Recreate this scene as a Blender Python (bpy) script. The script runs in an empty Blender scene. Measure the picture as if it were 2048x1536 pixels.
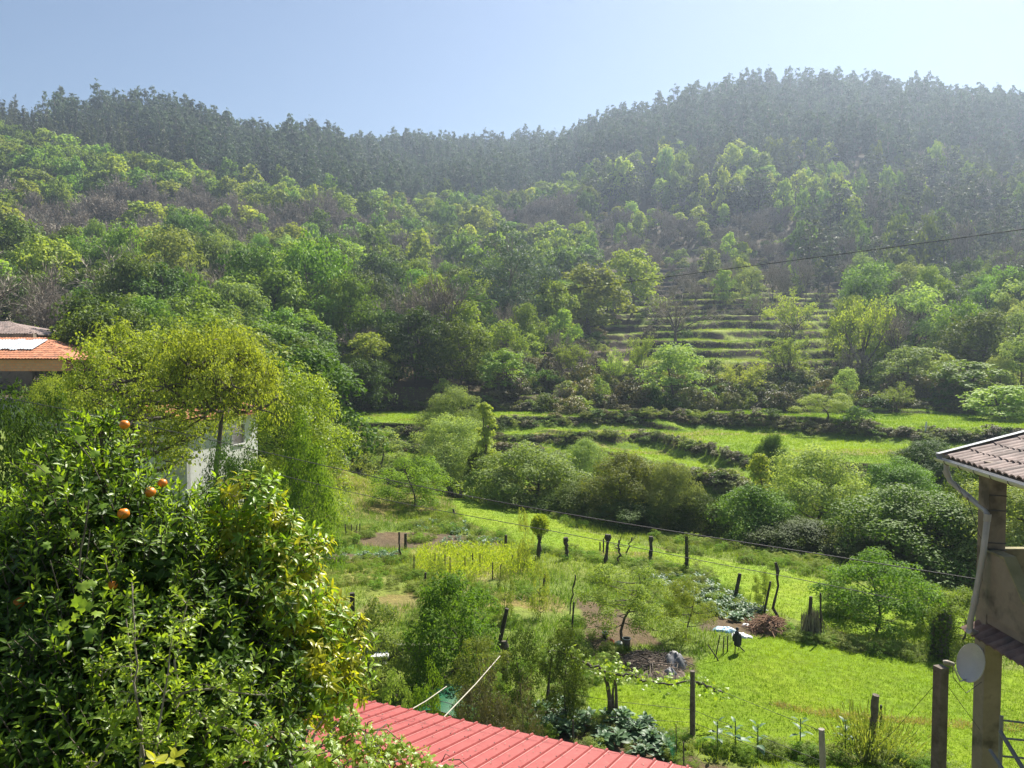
import bpy, math, random
import numpy as np
from mathutils import Vector, Matrix, noise as mnoise
rng = np.random.default_rng(11); random.seed(11)
R = math.radians
S = bpy.context.scene
COL = S.collection

# ------------------------------------------------------------------ camera, sky, sun, exposure
F = 1547.0; PITCH = R(2.5); CU, CV = 1024.0, 768.0      # lens in photo pixels, camera pitch
cd = bpy.data.cameras.new('camera'); cam = bpy.data.objects.new('camera', cd); COL.objects.link(cam)
cd.sensor_width = 36; cd.lens = 36 * F / 2048; cd.clip_start = 0.1; cd.clip_end = 3000
cam.location = (0, 0, 0); cam.rotation_euler = (R(90) - PITCH, 0, 0)
S.camera = cam
SUN_EL, SUN_AZ = R(48), R(34)                            # azimuth clockwise from the view direction
w = bpy.data.worlds.new('World'); S.world = w; w.use_nodes = True
nt = w.node_tree; sky = nt.nodes.new('ShaderNodeTexSky'); sky.sky_type = 'NISHITA'; sky.sun_disc = False
sky.sun_elevation = SUN_EL; sky.sun_rotation = SUN_AZ; sky.air_density = 1.0; sky.dust_density = .7; sky.ozone_density = 1.5
nt.links.new(sky.outputs[0], nt.nodes['Background'].inputs[0]); nt.nodes['Background'].inputs[1].default_value = 0.05
sl = bpy.data.lights.new('sun', 'SUN'); sl.energy = 5.0; sl.angle = R(0.55); sl.color = (1, .94, .84)
sun = bpy.data.objects.new('sun', sl); COL.objects.link(sun)
SV = Vector((math.sin(SUN_AZ) * math.cos(SUN_EL), math.cos(SUN_AZ) * math.cos(SUN_EL), math.sin(SUN_EL)))
sun.rotation_euler = SV.to_track_quat('Z', 'Y').to_euler(); sun.location = (20, 0, 40)
S.view_settings.view_transform = 'Standard'; S.view_settings.look = 'None'
S.view_settings.exposure = 1.24; S.view_settings.gamma = 1.0
S.render.engine = 'CYCLES'
cy = S.cycles
cy.max_bounces = 6; cy.diffuse_bounces = 3; cy.glossy_bounces = 2; cy.transmission_bounces = 4; cy.volume_bounces = 0
cy.transparent_max_bounces = 6; cy.use_denoising = True; cy.denoising_prefilter = 'NONE'; cy.denoising_input_passes = 'RGB_ALBEDO_NORMAL'; cy.sample_clamp_indirect = 4

# ------------------------------------------------------------------ pixels of the photo <-> world
def ray(u, v):
    a = (u - CU) / F; b = (v - CV) / F
    y = math.cos(PITCH) - b * math.sin(PITCH); z = -math.sin(PITCH) - b * math.cos(PITCH)
    return a / y, z / y                                  # x and z for one metre of depth
def at(u, v, y):
    a, c = ray(u, v); return Vector((a * y, y, c * y))
def proj(x, y, z):
    f = y * math.cos(PITCH) - z * math.sin(PITCH); up = y * math.sin(PITCH) + z * math.cos(PITCH)
    return CU + F * x / f, CV - F * up / f
def sst(a, b, x):
    t = np.clip((x - a) / (b - a), 0, 1); return t * t * (3 - 2 * t)
# cheap smooth value noise in numpy
_nt = rng.random((256, 256))
def vnoise(x, y, s, seed=0):
    x = np.asarray(x, float) / s + 17.3 * seed; y = np.asarray(y, float) / s + 9.1 * seed
    xi = np.floor(x).astype(int); yi = np.floor(y).astype(int); fx = x - xi; fy = y - yi
    fx = fx * fx * (3 - 2 * fx); fy = fy * fy * (3 - 2 * fy)
    g = lambda i, j: _nt[(xi + i) & 255, (yi + j) & 255]
    return (g(0, 0) * (1 - fx) + g(1, 0) * fx) * (1 - fy) + (g(0, 1) * (1 - fx) + g(1, 1) * fx) * fy * 1.0
def fbm(x, y, s, seed=0, o=3):
    t = 0; a = 1; n = 0
    for i in range(o):
        t = t + a * (vnoise(x, y, s / 2 ** i, seed + i) - .5); n += a; a *= .5
    return t / n

# ------------------------------------------------------------------ terrain height
UC = np.array([-900, 0, 300, 600, 850, 1050, 1250, 1500, 1750, 2048, 3000.])
YK = np.array([105, 120, 140, 165, 190, 220, 260, 320, 380, 440, 500, 600, 760, 1000.])
VG = np.array([
 [715, 680, 640, 600, 550, 500, 440, 350, 285, 262, 330, 400, 480, 560],
 [715, 680, 640, 600, 550, 500, 440, 350, 285, 262, 330, 400, 480, 560],
 [730, 690, 650, 605, 560, 515, 455, 370, 300, 262, 300, 380, 480, 560],
 [760, 720, 680, 640, 600, 560, 500, 430, 375, 330, 322, 340, 470, 560],
 [775, 735, 700, 665, 630, 590, 545, 480, 430, 395, 360, 318, 440, 560],
 [790, 750, 710, 670, 640, 600, 550, 490, 440, 400, 365, 322, 440, 560],
 [792, 755, 715, 670, 630, 585, 530, 450, 380, 315, 276, 300, 430, 560],
 [795, 755, 705, 650, 600, 555, 490, 400, 320, 260, 212, 270, 430, 560],
 [795, 755, 705, 655, 610, 560, 495, 405, 325, 262, 218, 270, 430, 560],
 [785, 745, 700, 660, 620, 575, 510, 420, 335, 265, 262, 300, 430, 560],
 [785, 745, 700, 660, 620, 575, 510, 420, 335, 265, 262, 300, 430, 560]], float)
ZT = YK[None, :] * (700 - VG) / F
WU = np.array([-900, 650, 860, 982, 1050, 1150, 1300, 1384, 1464, 1519, 1610, 1750, 1850, 2048, 3000.])
WA = np.array([80, 80, 78, 84, 82, 75, 69, 66.5, 63, 61, 58, 53, 51, 49, 49.])
WB = np.array([83, 83, 81, 87, 86, 83, 85, 76.5, 70, 67.6, 65, 63, 62, 60, 60.])
WC = np.array([86, 86, 84, 91, 92, 92, 92, 91.5, 90.5, 88, 84.6, 79, 75.5, 72, 72.])
WD = np.array([103, 103, 102, 102, 101, 101, 102, 103, 103, 103, 103, 102, 97, 92, 92.])
def smi(x, xp, fp):                                      # smooth 1-D interpolation
    i = np.clip(np.searchsorted(xp, x) - 1, 0, len(xp) - 2)
    t = np.clip((x - xp[i]) / (xp[i + 1] - xp[i]), 0, 1); t = t * t * (3 - 2 * t)
    return fp[i] * (1 - t) + fp[i + 1] * t
def ys_(x): return 52 - 0.715 * np.clip(x, -30, 33)
def height(x, y, detail=True):
    x = np.asarray(x, float); y = np.asarray(y, float)
    u = CU + F * x / np.maximum(y, 12)
    g = -9.3 - 0.03 * y - 0.03 * np.clip(x, -60, 60) + 0.15 * np.maximum(-8 - x, 0)
    g = g + (3.9 - .1 * np.clip(y, -10, 8)) * sst(8.8, 7.6, y) * sst(3.5, 1.5, x) + fbm(x, y, 6, 3) * .25
    ys = ys_(x)
    # stream hollow
    k = sst(1150, 850, u)
    L0 = -12.2 * (1 - k) - 10.2 * k; L1 = -10.7 * (1 - k) - 10.0 * k; L2 = -9.4 * (1 - k) - 9.8 * k; L3 = -8.1
    z = g * (1 - sst(ys + 1, ys + 5, y)) + (np.minimum(g, L0) - 1.3) * sst(ys + 1, ys + 5, y)
    wob = fbm(x, y * .3, 9, 5) * 7 + fbm(x, y, 2.5, 6) * 1.2 if detail else 0
    wt = .5
    z = z + (L0 - z) * sst(ys + 10, ys + 15, y)
    for W_, a, b in ((WA, L0, L1), (WB, L1, L2), (WC, L2, L3)):
        yw = smi(u, WU, W_) + wob * .5
        z = z + (b - a) * (.45 * sst(yw - 3.2, yw - .2, y) + .55 * sst(yw - .5, yw + .2, y))
    for c0, c1, yb, sl2, st in ((1020, 1400, 95, -.10, .55), (1380, 1800, 86, -.07, .5), (1050, 1330, 80, -.13, .45), (1500, 1900, 96, -.02, .5)):
        mk = sst(c0, c0 + 60, u) * sst(c1, c1 - 60, u); yl = yb + sl2 * (u - (c0 + c1) / 2) * .5 + wob * .6
        z = z + mk * st * (sst(yl - .4, yl + .2, y) - sst(yl, yl + 7, y))
    z = z + np.clip(y - ys - 15, 0, 60) * .006
    # hill
    ui = np.clip(np.searchsorted(UC, u) - 1, 0, len(UC) - 2)
    tu = np.clip((u - UC[ui]) / (UC[ui + 1] - UC[ui]), 0, 1); tu = tu * tu * (3 - 2 * tu)
    yi = np.clip(np.searchsorted(YK, y) - 1, 0, len(YK) - 2)
    ty = np.clip((y - YK[yi]) / (YK[yi + 1] - YK[yi]), 0, 1)
    hz = (ZT[ui, yi] * (1 - ty) + ZT[ui, yi + 1] * ty) * (1 - tu) + (ZT[ui + 1, yi] * (1 - ty) + ZT[ui + 1, yi + 1] * ty) * tu
    hz = hz + fbm(x, y, 45, 8) * np.clip((y - 110) * .05, 0, 7)
    # small terraces of the abandoned slope
    m = sst(980, 1060, u) * sst(1780, 1700, u) * sst(330, 280, y)
    q = hz / 1.9 + fbm(x, y, 22, 12) * 1.1 + fbm(x, y, 6, 13) * .5; fl = np.floor(q); fr = q - fl
    hz = hz + m * ((fl + sst(.78, 1, fr)) - q) * 1.9
    yd = smi(u, WU, WD) + wob * .3
    z = z + (hz - z) * sst(yd - .5, yd + 1.5, y)
    wl = sst(740, 600, u)                                # left of the terraces: one long bank
    ramp = g + (hz - g) * np.clip((y - 60) / 45, 0, 1)
    z = z * (1 - wl) + ramp * wl
    return z + fbm(x, y, 1.7, 20) * .12
def hgt(x, y): return float(height(np.array([x]), np.array([y]))[0])
_yy = np.concatenate([np.arange(4, 130, .1), np.arange(130, 900, .5)])
def G(u, v):                                             # where the ray through a photo pixel meets the ground
    a, c = ray(u, v); hh = height(a * _yy, _yy); rz = c * _yy
    i = int(np.argmax(rz < hh)); y = _yy[i]
    return Vector((a * y, y, float(hh[i])))

# ------------------------------------------------------------------ object helpers
def setp(o, label=None, cat=None, group=None, kind=None):
    if label: o['label'] = label
    if cat: o['category'] = cat
    if group: o['group'] = group
    if kind: o['kind'] = kind
    return o
def link(o, parent=None):
    COL.objects.link(o)
    if parent is not None: o.parent = parent
    return o
def empty(name, loc, label, cat, group=None, rz=0):
    o = bpy.data.objects.new(name, None); o.location = loc; o.rotation_euler[2] = rz; o.empty_display_size = .3
    return setp(link(o), label, cat, group)
class MB:
    def __init__(s): s.V = []; s.T = []; s.Q = []; s.n = 0
    def add(s, V, Fc, m=0, r=None):
        V = np.asarray(V, float).reshape(-1, 3); Fc = np.asarray(Fc, int)
        if not len(Fc): return
        r = np.full(len(Fc), random.random()) if r is None else r
        (s.T if Fc.shape[1] == 3 else s.Q).append((Fc + s.n, np.full(len(Fc), m), r)); s.V.append(V); s.n += len(V)
    def mesh(s, name, mats, smooth=False):
        me = bpy.data.meshes.new(name)
        V = np.concatenate(s.V) if s.V else np.zeros((0, 3))
        loops = []; cnt = []; mi = []; rr = []
        for L, k in ((s.T, 3), (s.Q, 4)):
            for f, m, r in L: loops.append(f.ravel()); cnt.append(np.full(len(f), k)); mi.append(m); rr.append(r)
        loops = np.concatenate(loops); cnt = np.concatenate(cnt); mi = np.concatenate(mi); rr = np.concatenate(rr)
        me.vertices.add(len(V)); me.vertices.foreach_set('co', V.ravel().astype(np.float32))
        me.loops.add(len(loops)); me.loops.foreach_set('vertex_index', loops.astype(np.int32))
        me.polygons.add(len(cnt)); st = np.concatenate([[0], np.cumsum(cnt)[:-1]])
        me.polygons.foreach_set('loop_start', st.astype(np.int32))
        me.polygons.foreach_set('material_index', mi.astype(np.int32))
        me.polygons.foreach_set('use_smooth', np.full(len(cnt), smooth))
        at_ = me.attributes.new('rnd', 'FLOAT', 'FACE'); at_.data.foreach_set('value', rr.astype(np.float32))
        for m in (mats if isinstance(mats, (list, tuple)) else [mats]): me.materials.append(m)
        me.update(calc_edges=True); me.validate()
        return me
    def build(s, name, mats, parent=None, smooth=False, loc=None):
        o = bpy.data.objects.new(name, s.mesh(name, mats, smooth)); link(o, parent)
        if loc is not None: o.location = loc
        return o
    def box(s, c, size, rz=0, m=0, M=None):
        x, y, z = [q / 2 for q in size]
        V = np.array([[-x, -y, -z], [x, -y, -z], [x, y, -z], [-x, y, -z], [-x, -y, z], [x, -y, z], [x, y, z], [-x, y, z]])
        if M is not None: V = V @ np.array(M.to_3x3()).T
        if rz: c_, s_ = math.cos(rz), math.sin(rz); V = V @ np.array([[c_, s_, 0], [-s_, c_, 0], [0, 0, 1]])
        s.add(V + np.array(c), [[0, 3, 2, 1], [4, 5, 6, 7], [0, 1, 5, 4], [1, 2, 6, 5], [2, 3, 7, 6], [3, 0, 4, 7]], m); return s
    def tube(s, P, rad, n=6, m=0, cap=True):
        P = np.asarray(P, float); k = len(P); rad = np.broadcast_to(np.asarray(rad, float), (k,))
        T = np.gradient(P, axis=0); T /= np.linalg.norm(T, axis=1)[:, None] + 1e-9
        ref = np.array([0, 0, 1.]) if abs(T[0, 2]) < .9 else np.array([1., 0, 0])
        A = np.cross(T, ref); A /= np.linalg.norm(A, axis=1)[:, None] + 1e-9; B = np.cross(T, A)
        th = np.arange(n) * 2 * math.pi / n
        V = P[:, None, :] + rad[:, None, None] * (A[:, None, :] * np.cos(th)[None, :, None] + B[:, None, :] * np.sin(th)[None, :, None])
        i = np.arange(k - 1)[:, None] * n; j = np.arange(n)[None, :]; j2 = (j + 1) % n
        Fc = np.stack([i + j, i + j2, i + n + j2, i + n + j], -1).reshape(-1, 4)
        V = V.reshape(-1, 3); s.add(V, Fc, m)
        if cap:
            for e, r0 in ((0, 0), (k - 1, (k - 1) * n)):
                base = s.n; ring = V[r0:r0 + n]; s.add(np.vstack([ring, P[e]]), [[a, (a + 1) % n, n] for a in range(n)], m)
        return s
    def grid(s, P, m=0):                                  # P: (a,b,3)
        a, b = P.shape[:2]; i = np.arange(a - 1)[:, None] * b; j = np.arange(b - 1)[None, :]
        s.add(P.reshape(-1, 3), np.stack([i + j, i + j + 1, i + b + j + 1, i + b + j], -1).reshape(-1, 4), m); return s
    def leaves(s, P, D, N, L, Wd, fold=.25, m=0, r=None):
        n = len(P); D = D / (np.linalg.norm(D, axis=1)[:, None] + 1e-9)
        Sd = np.cross(D, N); Sd /= np.linalg.norm(Sd, axis=1)[:, None] + 1e-9; Nn = np.cross(Sd, D)
        L = np.broadcast_to(L, (n,))[:, None]; Wd = np.broadcast_to(Wd, (n,))[:, None]
        mid = P + D * L * .45 + Nn * Wd * fold
        V = np.stack([P, mid + Sd * Wd / 2, P + D * L, mid - Sd * Wd / 2], 1).reshape(-1, 3)
        b = np.arange(n)[:, None] * 4; Fc = np.concatenate([b + np.array([[0, 1, 2]]), b + np.array([[0, 2, 3]])])
        r = rng.random(n) if r is None else r
        s.add(V, Fc, m, np.concatenate([r, r])); return s
    def bigleaves(s, P, D, N, L, Wd, curl=.25, m=0, r=None):   # six-quad leaf with a midrib and a drooping tip
        n = len(P); D = D / (np.linalg.norm(D, axis=1)[:, None] + 1e-9)
        Sd = np.cross(D, N); Sd /= np.linalg.norm(Sd, axis=1)[:, None] + 1e-9; Nn = np.cross(Sd, D)
        L = np.broadcast_to(L, (n,))[:, None]; Wd = np.broadcast_to(Wd, (n,))[:, None]
        row = []
        for t, wv in ((0, .08), (.28, .85), (.6, .9), (.85, .45), (1, .02)):
            c = P + D * L * t - Nn * L * curl * t * t
            row += [c + Sd * Wd * wv / 2 + Nn * Wd * .16 * wv, c, c - Sd * Wd * wv / 2 + Nn * Wd * .16 * wv]
        V = np.stack(row, 1).reshape(-1, 3); b = np.arange(n)[:, None] * 15; Fs = []
        for i in range(4):
            for j in range(2): Fs.append(b + np.array([[i * 3 + j, i * 3 + j + 1, i * 3 + j + 4, i * 3 + j + 3]]))
        r = rng.random(n) if r is None else r
        s.add(V, np.concatenate(Fs), m, np.tile(r, 8)); return s
def rv(n):
    d = rng.normal(size=(n, 3)); return d / np.linalg.norm(d, axis=1)[:, None]

# ------------------------------------------------------------------ materials
def nm(name):
    m = bpy.data.materials.new(name); m.use_nodes = True; t = m.node_tree; return m, t, t.nodes['Principled BSDF']
def N_(t, k, **kw):
    n = t.nodes.new(k)
    for a, b in kw.items(): setattr(n, a, b)
    return n
def mixc(t, f, a, b, mode='MIX'):
    n = N_(t, 'ShaderNodeMix', data_type='RGBA', blend_type=mode)
    for i, v in ((0, f), (6, a), (7, b)):
        if isinstance(v, (int, float)): n.inputs[i].default_value = v
        elif isinstance(v, tuple): n.inputs[i].default_value = (*v, 1)
        else: t.links.new(v, n.inputs[i])
    return n.outputs[2]
def ramp01(t, src, a, b, lo=0, hi=1):
    n = N_(t, 'ShaderNodeMapRange'); t.links.new(src, n.inputs[0])
    for i, v in enumerate((a, b, lo, hi)): n.inputs[i + 1].default_value = v
    return n.outputs[0]
def noise(t, scale, detail=4, obj=True, rough=.6):
    tc = N_(t, 'ShaderNodeTexCoord'); n = N_(t, 'ShaderNodeTexNoise'); n.inputs['Scale'].default_value = scale
    n.inputs['Detail'].default_value = detail; n.inputs['Roughness'].default_value = rough
    t.links.new(tc.outputs['Object' if obj else 'Generated'], n.inputs['Vector']); return n.outputs[0]
def leafmat(name, c1, c2, trans=.35, rough=.5, var=.35, spec=.5, tcol=None):
    m, t, p = nm(name)
    a = N_(t, 'ShaderNodeAttribute', attribute_name='rnd'); oi = N_(t, 'ShaderNodeObjectInfo')
    c = mixc(t, a.outputs['Fac'], c1, c2)
    hs = N_(t, 'ShaderNodeHueSaturation'); t.links.new(c, hs.inputs['Color'])
    t.links.new(ramp01(t, oi.outputs['Random'], 0, 1, 1 - var, 1 + var), hs.inputs['Value'])
    mu = N_(t, 'ShaderNodeMath', operation='MULTIPLY'); t.links.new(oi.outputs['Random'], mu.inputs[0]); mu.inputs[1].default_value = 7.31
    fr = N_(t, 'ShaderNodeMath', operation='FRACT'); t.links.new(mu.outputs[0], fr.inputs[0])
    t.links.new(ramp01(t, fr.outputs[0], 0, 1, .5 - .04 * var / .35, .5 + .004 * var / .35), hs.inputs['Hue'])
    t.links.new(hs.outputs[0], p.inputs['Base Color']); p.inputs['Roughness'].default_value = rough
    p.inputs['Specular IOR Level'].default_value = spec
    tr = N_(t, 'ShaderNodeBsdfTranslucent')
    t.links.new(mixc(t, 1.0, hs.outputs[0], tcol or (1.5, 1.45, .55), 'MULTIPLY'), tr.inputs['Color'])
    mx = N_(t, 'ShaderNodeMixShader'); mx.inputs[0].default_value = trans
    t.links.new(p.outputs[0], mx.inputs[1]); t.links.new(tr.outputs[0], mx.inputs[2])
    t.links.new(mx.outputs[0], t.nodes['Material Output'].inputs['Surface'])
    return m
def rough_mat(name, c1, c2, scale=6, rough=.85, bump=.3, metal=0, detail=5, c3=None, s3=1.2):
    m, t, p = nm(name)
    n = noise(t, scale, detail); c = mixc(t, ramp01(t, n, .3, .7), c1, c2)
    if c3 is not None: c = mixc(t, ramp01(t, noise(t, s3, 4), .5, .66), c, c3)
    t.links.new(c, p.inputs['Base Color']); p.inputs['Roughness'].default_value = rough; p.inputs['Metallic'].default_value = metal
    if bump:
        b = N_(t, 'ShaderNodeBump'); b.inputs['Strength'].default_value = bump; b.inputs['Distance'].default_value = .02
        t.links.new(noise(t, scale * 4, 5), b.inputs['Height']); t.links.new(b.outputs[0], p.inputs['Normal'])
    return m
M = {}
M['bark'] = rough_mat('bark', (.05, .038, .028), (.13, .11, .085), 9, .9, .5)
M['palebark'] = rough_mat('pale_bark', (.16, .13, .10), (.30, .26, .21), 5, .9, .4)
M['twig'] = leafmat('twig', (.19, .165, .12), (.38, .34, .27), .0, .8, .15, .2)
M['oak'] = leafmat('oak_leaf', (.075, .16, .022), (.19, .33, .045), .3, .6, .4, .2)
M['oakdark'] = leafmat('dark_oak_leaf', (.042, .10, .018), (.12, .21, .032), .28, .6, .35, .2)
M['lime'] = leafmat('young_leaf', (.15, .26, .042), (.30, .41, .085), .38, .6, .35, .2)
M['silver'] = leafmat('silver_willow_leaf', (.13, .22, .06), (.36, .47, .17), .36, .6, .3, .12)
M['euc'] = leafmat('eucalyptus_leaf', (.050, .095, .060), (.12, .175, .12), .2, .6, .3, .2)
M['pine'] = leafmat('pine_needles', (.038, .068, .032), (.095, .13, .062), .25, .6, .3)
M['scrub'] = leafmat('scrub_leaf', (.085, .11, .035), (.18, .18, .07), .2, .6, .5)
M['ivy'] = leafmat('ivy_leaf', (.042, .09, .018), (.10, .18, .032), .3, .65, .3, .1)
M['walnut'] = leafmat('walnut_leaf', (.17, .235, .03), (.35, .42, .07), .44, .6, .15, .25)
M['bamboo'] = leafmat('bright_leaf', (.16, .28, .025), (.33, .45, .05), .45, .5, .2)
M['olive'] = leafmat('olive_leaf', (.12, .20, .035), (.28, .37, .09), .36, .6, .3, .25)
M['fruit'] = leafmat('fruit_leaf', (.09, .20, .018), (.20, .34, .04), .45, .6, .25, .2)
M['citrus'] = leafmat('citrus_leaf', (.026, .066, .008), (.085, .165, .014), .38, .45, .1, .25)
M['citrusnew'] = leafmat('new_citrus_leaf', (.15, .27, .02), (.28, .42, .035), .5, .4, .1)
M['yellow'] = leafmat('yellow_leaf', (.25, .30, .02), (.46, .44, .04), .5, .35, .1)
M['vine'] = leafmat('vine_leaf', (.17, .29, .03), (.32, .44, .06), .48, .4, .1)
M['kale'] = leafmat('kale_leaf', (.05, .12, .05), (.12, .21, .10), .25, .5, .15, .35)
M['grass'] = leafmat('grass_blade', (.11, .20, .008), (.26, .37, .012), .42, .5, 0)
M['meadow'] = leafmat('meadow_blade', (.10, .19, .02), (.25, .32, .05), .42, .5, 0)
M['straw'] = leafmat('straw', (.34, .28, .12), (.5, .43, .22), .3, .7, .1)
M['broom'] = leafmat('broom_twig', (.07, .075, .03), (.15, .14, .06), .2, .6, .1)
M['wood'] = rough_mat('weathered_wood', (.07, .055, .04), (.17, .14, .11), 8, .9, .6)
M['darkwood'] = rough_mat('dark_post_wood', (.03, .024, .018), (.09, .075, .06), 10, .9, .6)
M['concrete'] = rough_mat('concrete', (.24, .22, .19), (.36, .33, .28), 5, .9, .25, c3=(.15, .135, .11), s3=2)
M['wire'] = rough_mat('cable', (.03, .03, .03), (.06, .06, .06), 5, .6, 0)
def gm():
    m, t, p = nm('ground')
    a = N_(t, 'ShaderNodeAttribute', attribute_name='col')
    v = ramp01(t, noise(t, 2.6, 8, rough=.75), .25, .75, .45, 1.6)
    c = mixc(t, 1.0, a.outputs['Color'], v, 'MULTIPLY')
    v2 = ramp01(t, noise(t, .35, 3), .35, .7, 0, .5)
    c = mixc(t, v2, c, mixc(t, 1.0, c, (1.5, 1.15, .9), 'MULTIPLY'))
    t.links.new(c, p.inputs['Base Color']); p.inputs['Roughness'].default_value = .95; p.inputs['Specular IOR Level'].default_value = .2
    b = N_(t, 'ShaderNodeBump'); b.inputs['Strength'].default_value = .8; b.inputs['Distance'].default_value = .12
    t.links.new(noise(t, 6, 6, rough=.7), b.inputs['Height']); t.links.new(b.outputs[0], p.inputs['Normal'])
    return m
M['ground'] = gm()

# ------------------------------------------------------------------ ground areas (plan polygons)
def plan(px): return np.array([[g.x, g.y] for g in (G(u, v) for u, v in px)])
def inpoly(P, x, y):
    c = np.zeros(x.shape, bool); n = len(P)
    for i in range(n):
        x1, y1 = P[i]; x2, y2 = P[i - 1]
        c ^= ((y1 > y) != (y2 > y)) & (x < (x2 - x1) * (y - y1) / (y2 - y1 + 1e-12) + x1)
    return c
LAWN = plan([(1500, 1268), (1600, 1278), (1700, 1300), (1850, 1325), (2100, 1345), (2300, 1440), (2300, 1700), (1420, 1515), (1180, 1432), (1165, 1375), (1330, 1358), (1420, 1312)])
FIELD = plan([(900, 1000), (1000, 1010), (1150, 1060), (1350, 1105), (1500, 1130), (1650, 1160), (1850, 1190), (2000, 1210), (1900, 1290), (1650, 1262), (1530, 1215), (1380, 1140), (1290, 1105), (1060, 1100), (1010, 1070), (930, 1045)])
SOILS = [plan(p) for p in ([(700, 1062), (800, 1064), (1010, 1072), (1000, 1098), (860, 1100), (700, 1085)], [(650, 1100), (800, 1105), (800, 1122), (650, 1122)],
         [(1150, 1195), (1230, 1215), (1330, 1290), (1180, 1300)], [(1400, 1225), (1500, 1245), (1570, 1255), (1520, 1275), (1400, 1262)],
         [(1050, 1415), (1200, 1425), (1360, 1500), (1420, 1530), (1600, 1560), (1500, 1640), (1000, 1640), (1000, 1450)], [(1180, 1310), (1380, 1310), (1400, 1345), (1190, 1355)])]
DRY = [plan(p) for p in ([(640, 1135), (760, 1135), (770, 1165), (640, 1180)], [(820, 1100), (1050, 1100), (1060, 1160), (830, 1165)])]
KALE1 = plan([(1300, 1150), (1400, 1158), (1530, 1232), (1500, 1250), (1420, 1232), (1310, 1168)])
KALE0 = plan([(1040, 1440), (1120, 1420), (1330, 1462), (1345, 1520), (1280, 1520), (1060, 1462)])

def build_ground():
    rows = np.concatenate([np.arange(-14, 4, 1.0), np.arange(4, 52, .3), np.arange(52, 108, .22), np.arange(108, 260, .6), np.arange(260, 700, 3), np.arange(700, 1001, 12)])
    s = np.linspace(-1.15, 1.15, 640); Y, Sx = np.meshgrid(rows, s, indexing='ij'); X = Sx * (np.maximum(Y, 0) + 24)
    Z = height(X, Y); P = np.stack([X, Y, Z], -1)
    mb = MB(); mb.grid(P[:, ::-1]); o = mb.build('ground', M['ground'], smooth=True); setp(o, kind='structure')
    X = X[:, ::-1].ravel(); Y = Y[:, ::-1].ravel(); Zr = Z[:, ::-1]
    u = CU + F * X / np.maximum(Y, 12)
    gx, gy = np.gradient(Zr); slope = (np.abs(gx) / np.gradient(rows)[:, None]).ravel()
    C = np.tile(np.array([.13, .18, .035]), (len(X), 1))
    def put(m, c): C[m] = c
    n1 = fbm(X, Y, 7, 31) * .8; put(n1 > .12, (.17, .16, .055)); put(n1 < -.16, (.07, .14, .02))
    put(inpoly(FIELD, X, Y), (.16, .25, .018)); put(inpoly(LAWN, X, Y), (.13, .215, .008))
    for p in DRY: put(inpoly(p, X, Y), (.22, .23, .07))
    for p in SOILS: put(inpoly(p, X, Y), (.10, .078, .046))
    ys = ys_(X)
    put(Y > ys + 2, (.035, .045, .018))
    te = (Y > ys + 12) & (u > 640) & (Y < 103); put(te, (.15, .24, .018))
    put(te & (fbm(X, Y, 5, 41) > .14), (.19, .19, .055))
    put(te & (slope > .22), (.10, .17, .018)); put(te & (slope > .75), (.055, .05, .025))  # bank grass coloured darker to paint in its shade; steep walls brown
    hl = (Y >= 101.5) | ((u <= 640) & (Y > 62)); put(hl, (.075, .065, .035))
    hm = hl & (u > 1020) & (u < 1760) & (Y < 330); put(hm, (.088, .075, .048)); put(hm & (fbm(X, Y, 8, 51) > -.12) & (Y < 210) & (u > 1210), (.20, .26, .045))
    put(hm & (slope > .8), (.04, .033, .02))
    put(hl & (Y > 300), (.06, .052, .03))
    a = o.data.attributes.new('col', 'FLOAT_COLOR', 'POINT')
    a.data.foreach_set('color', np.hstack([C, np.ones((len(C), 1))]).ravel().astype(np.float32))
    return o
build_ground()

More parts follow.
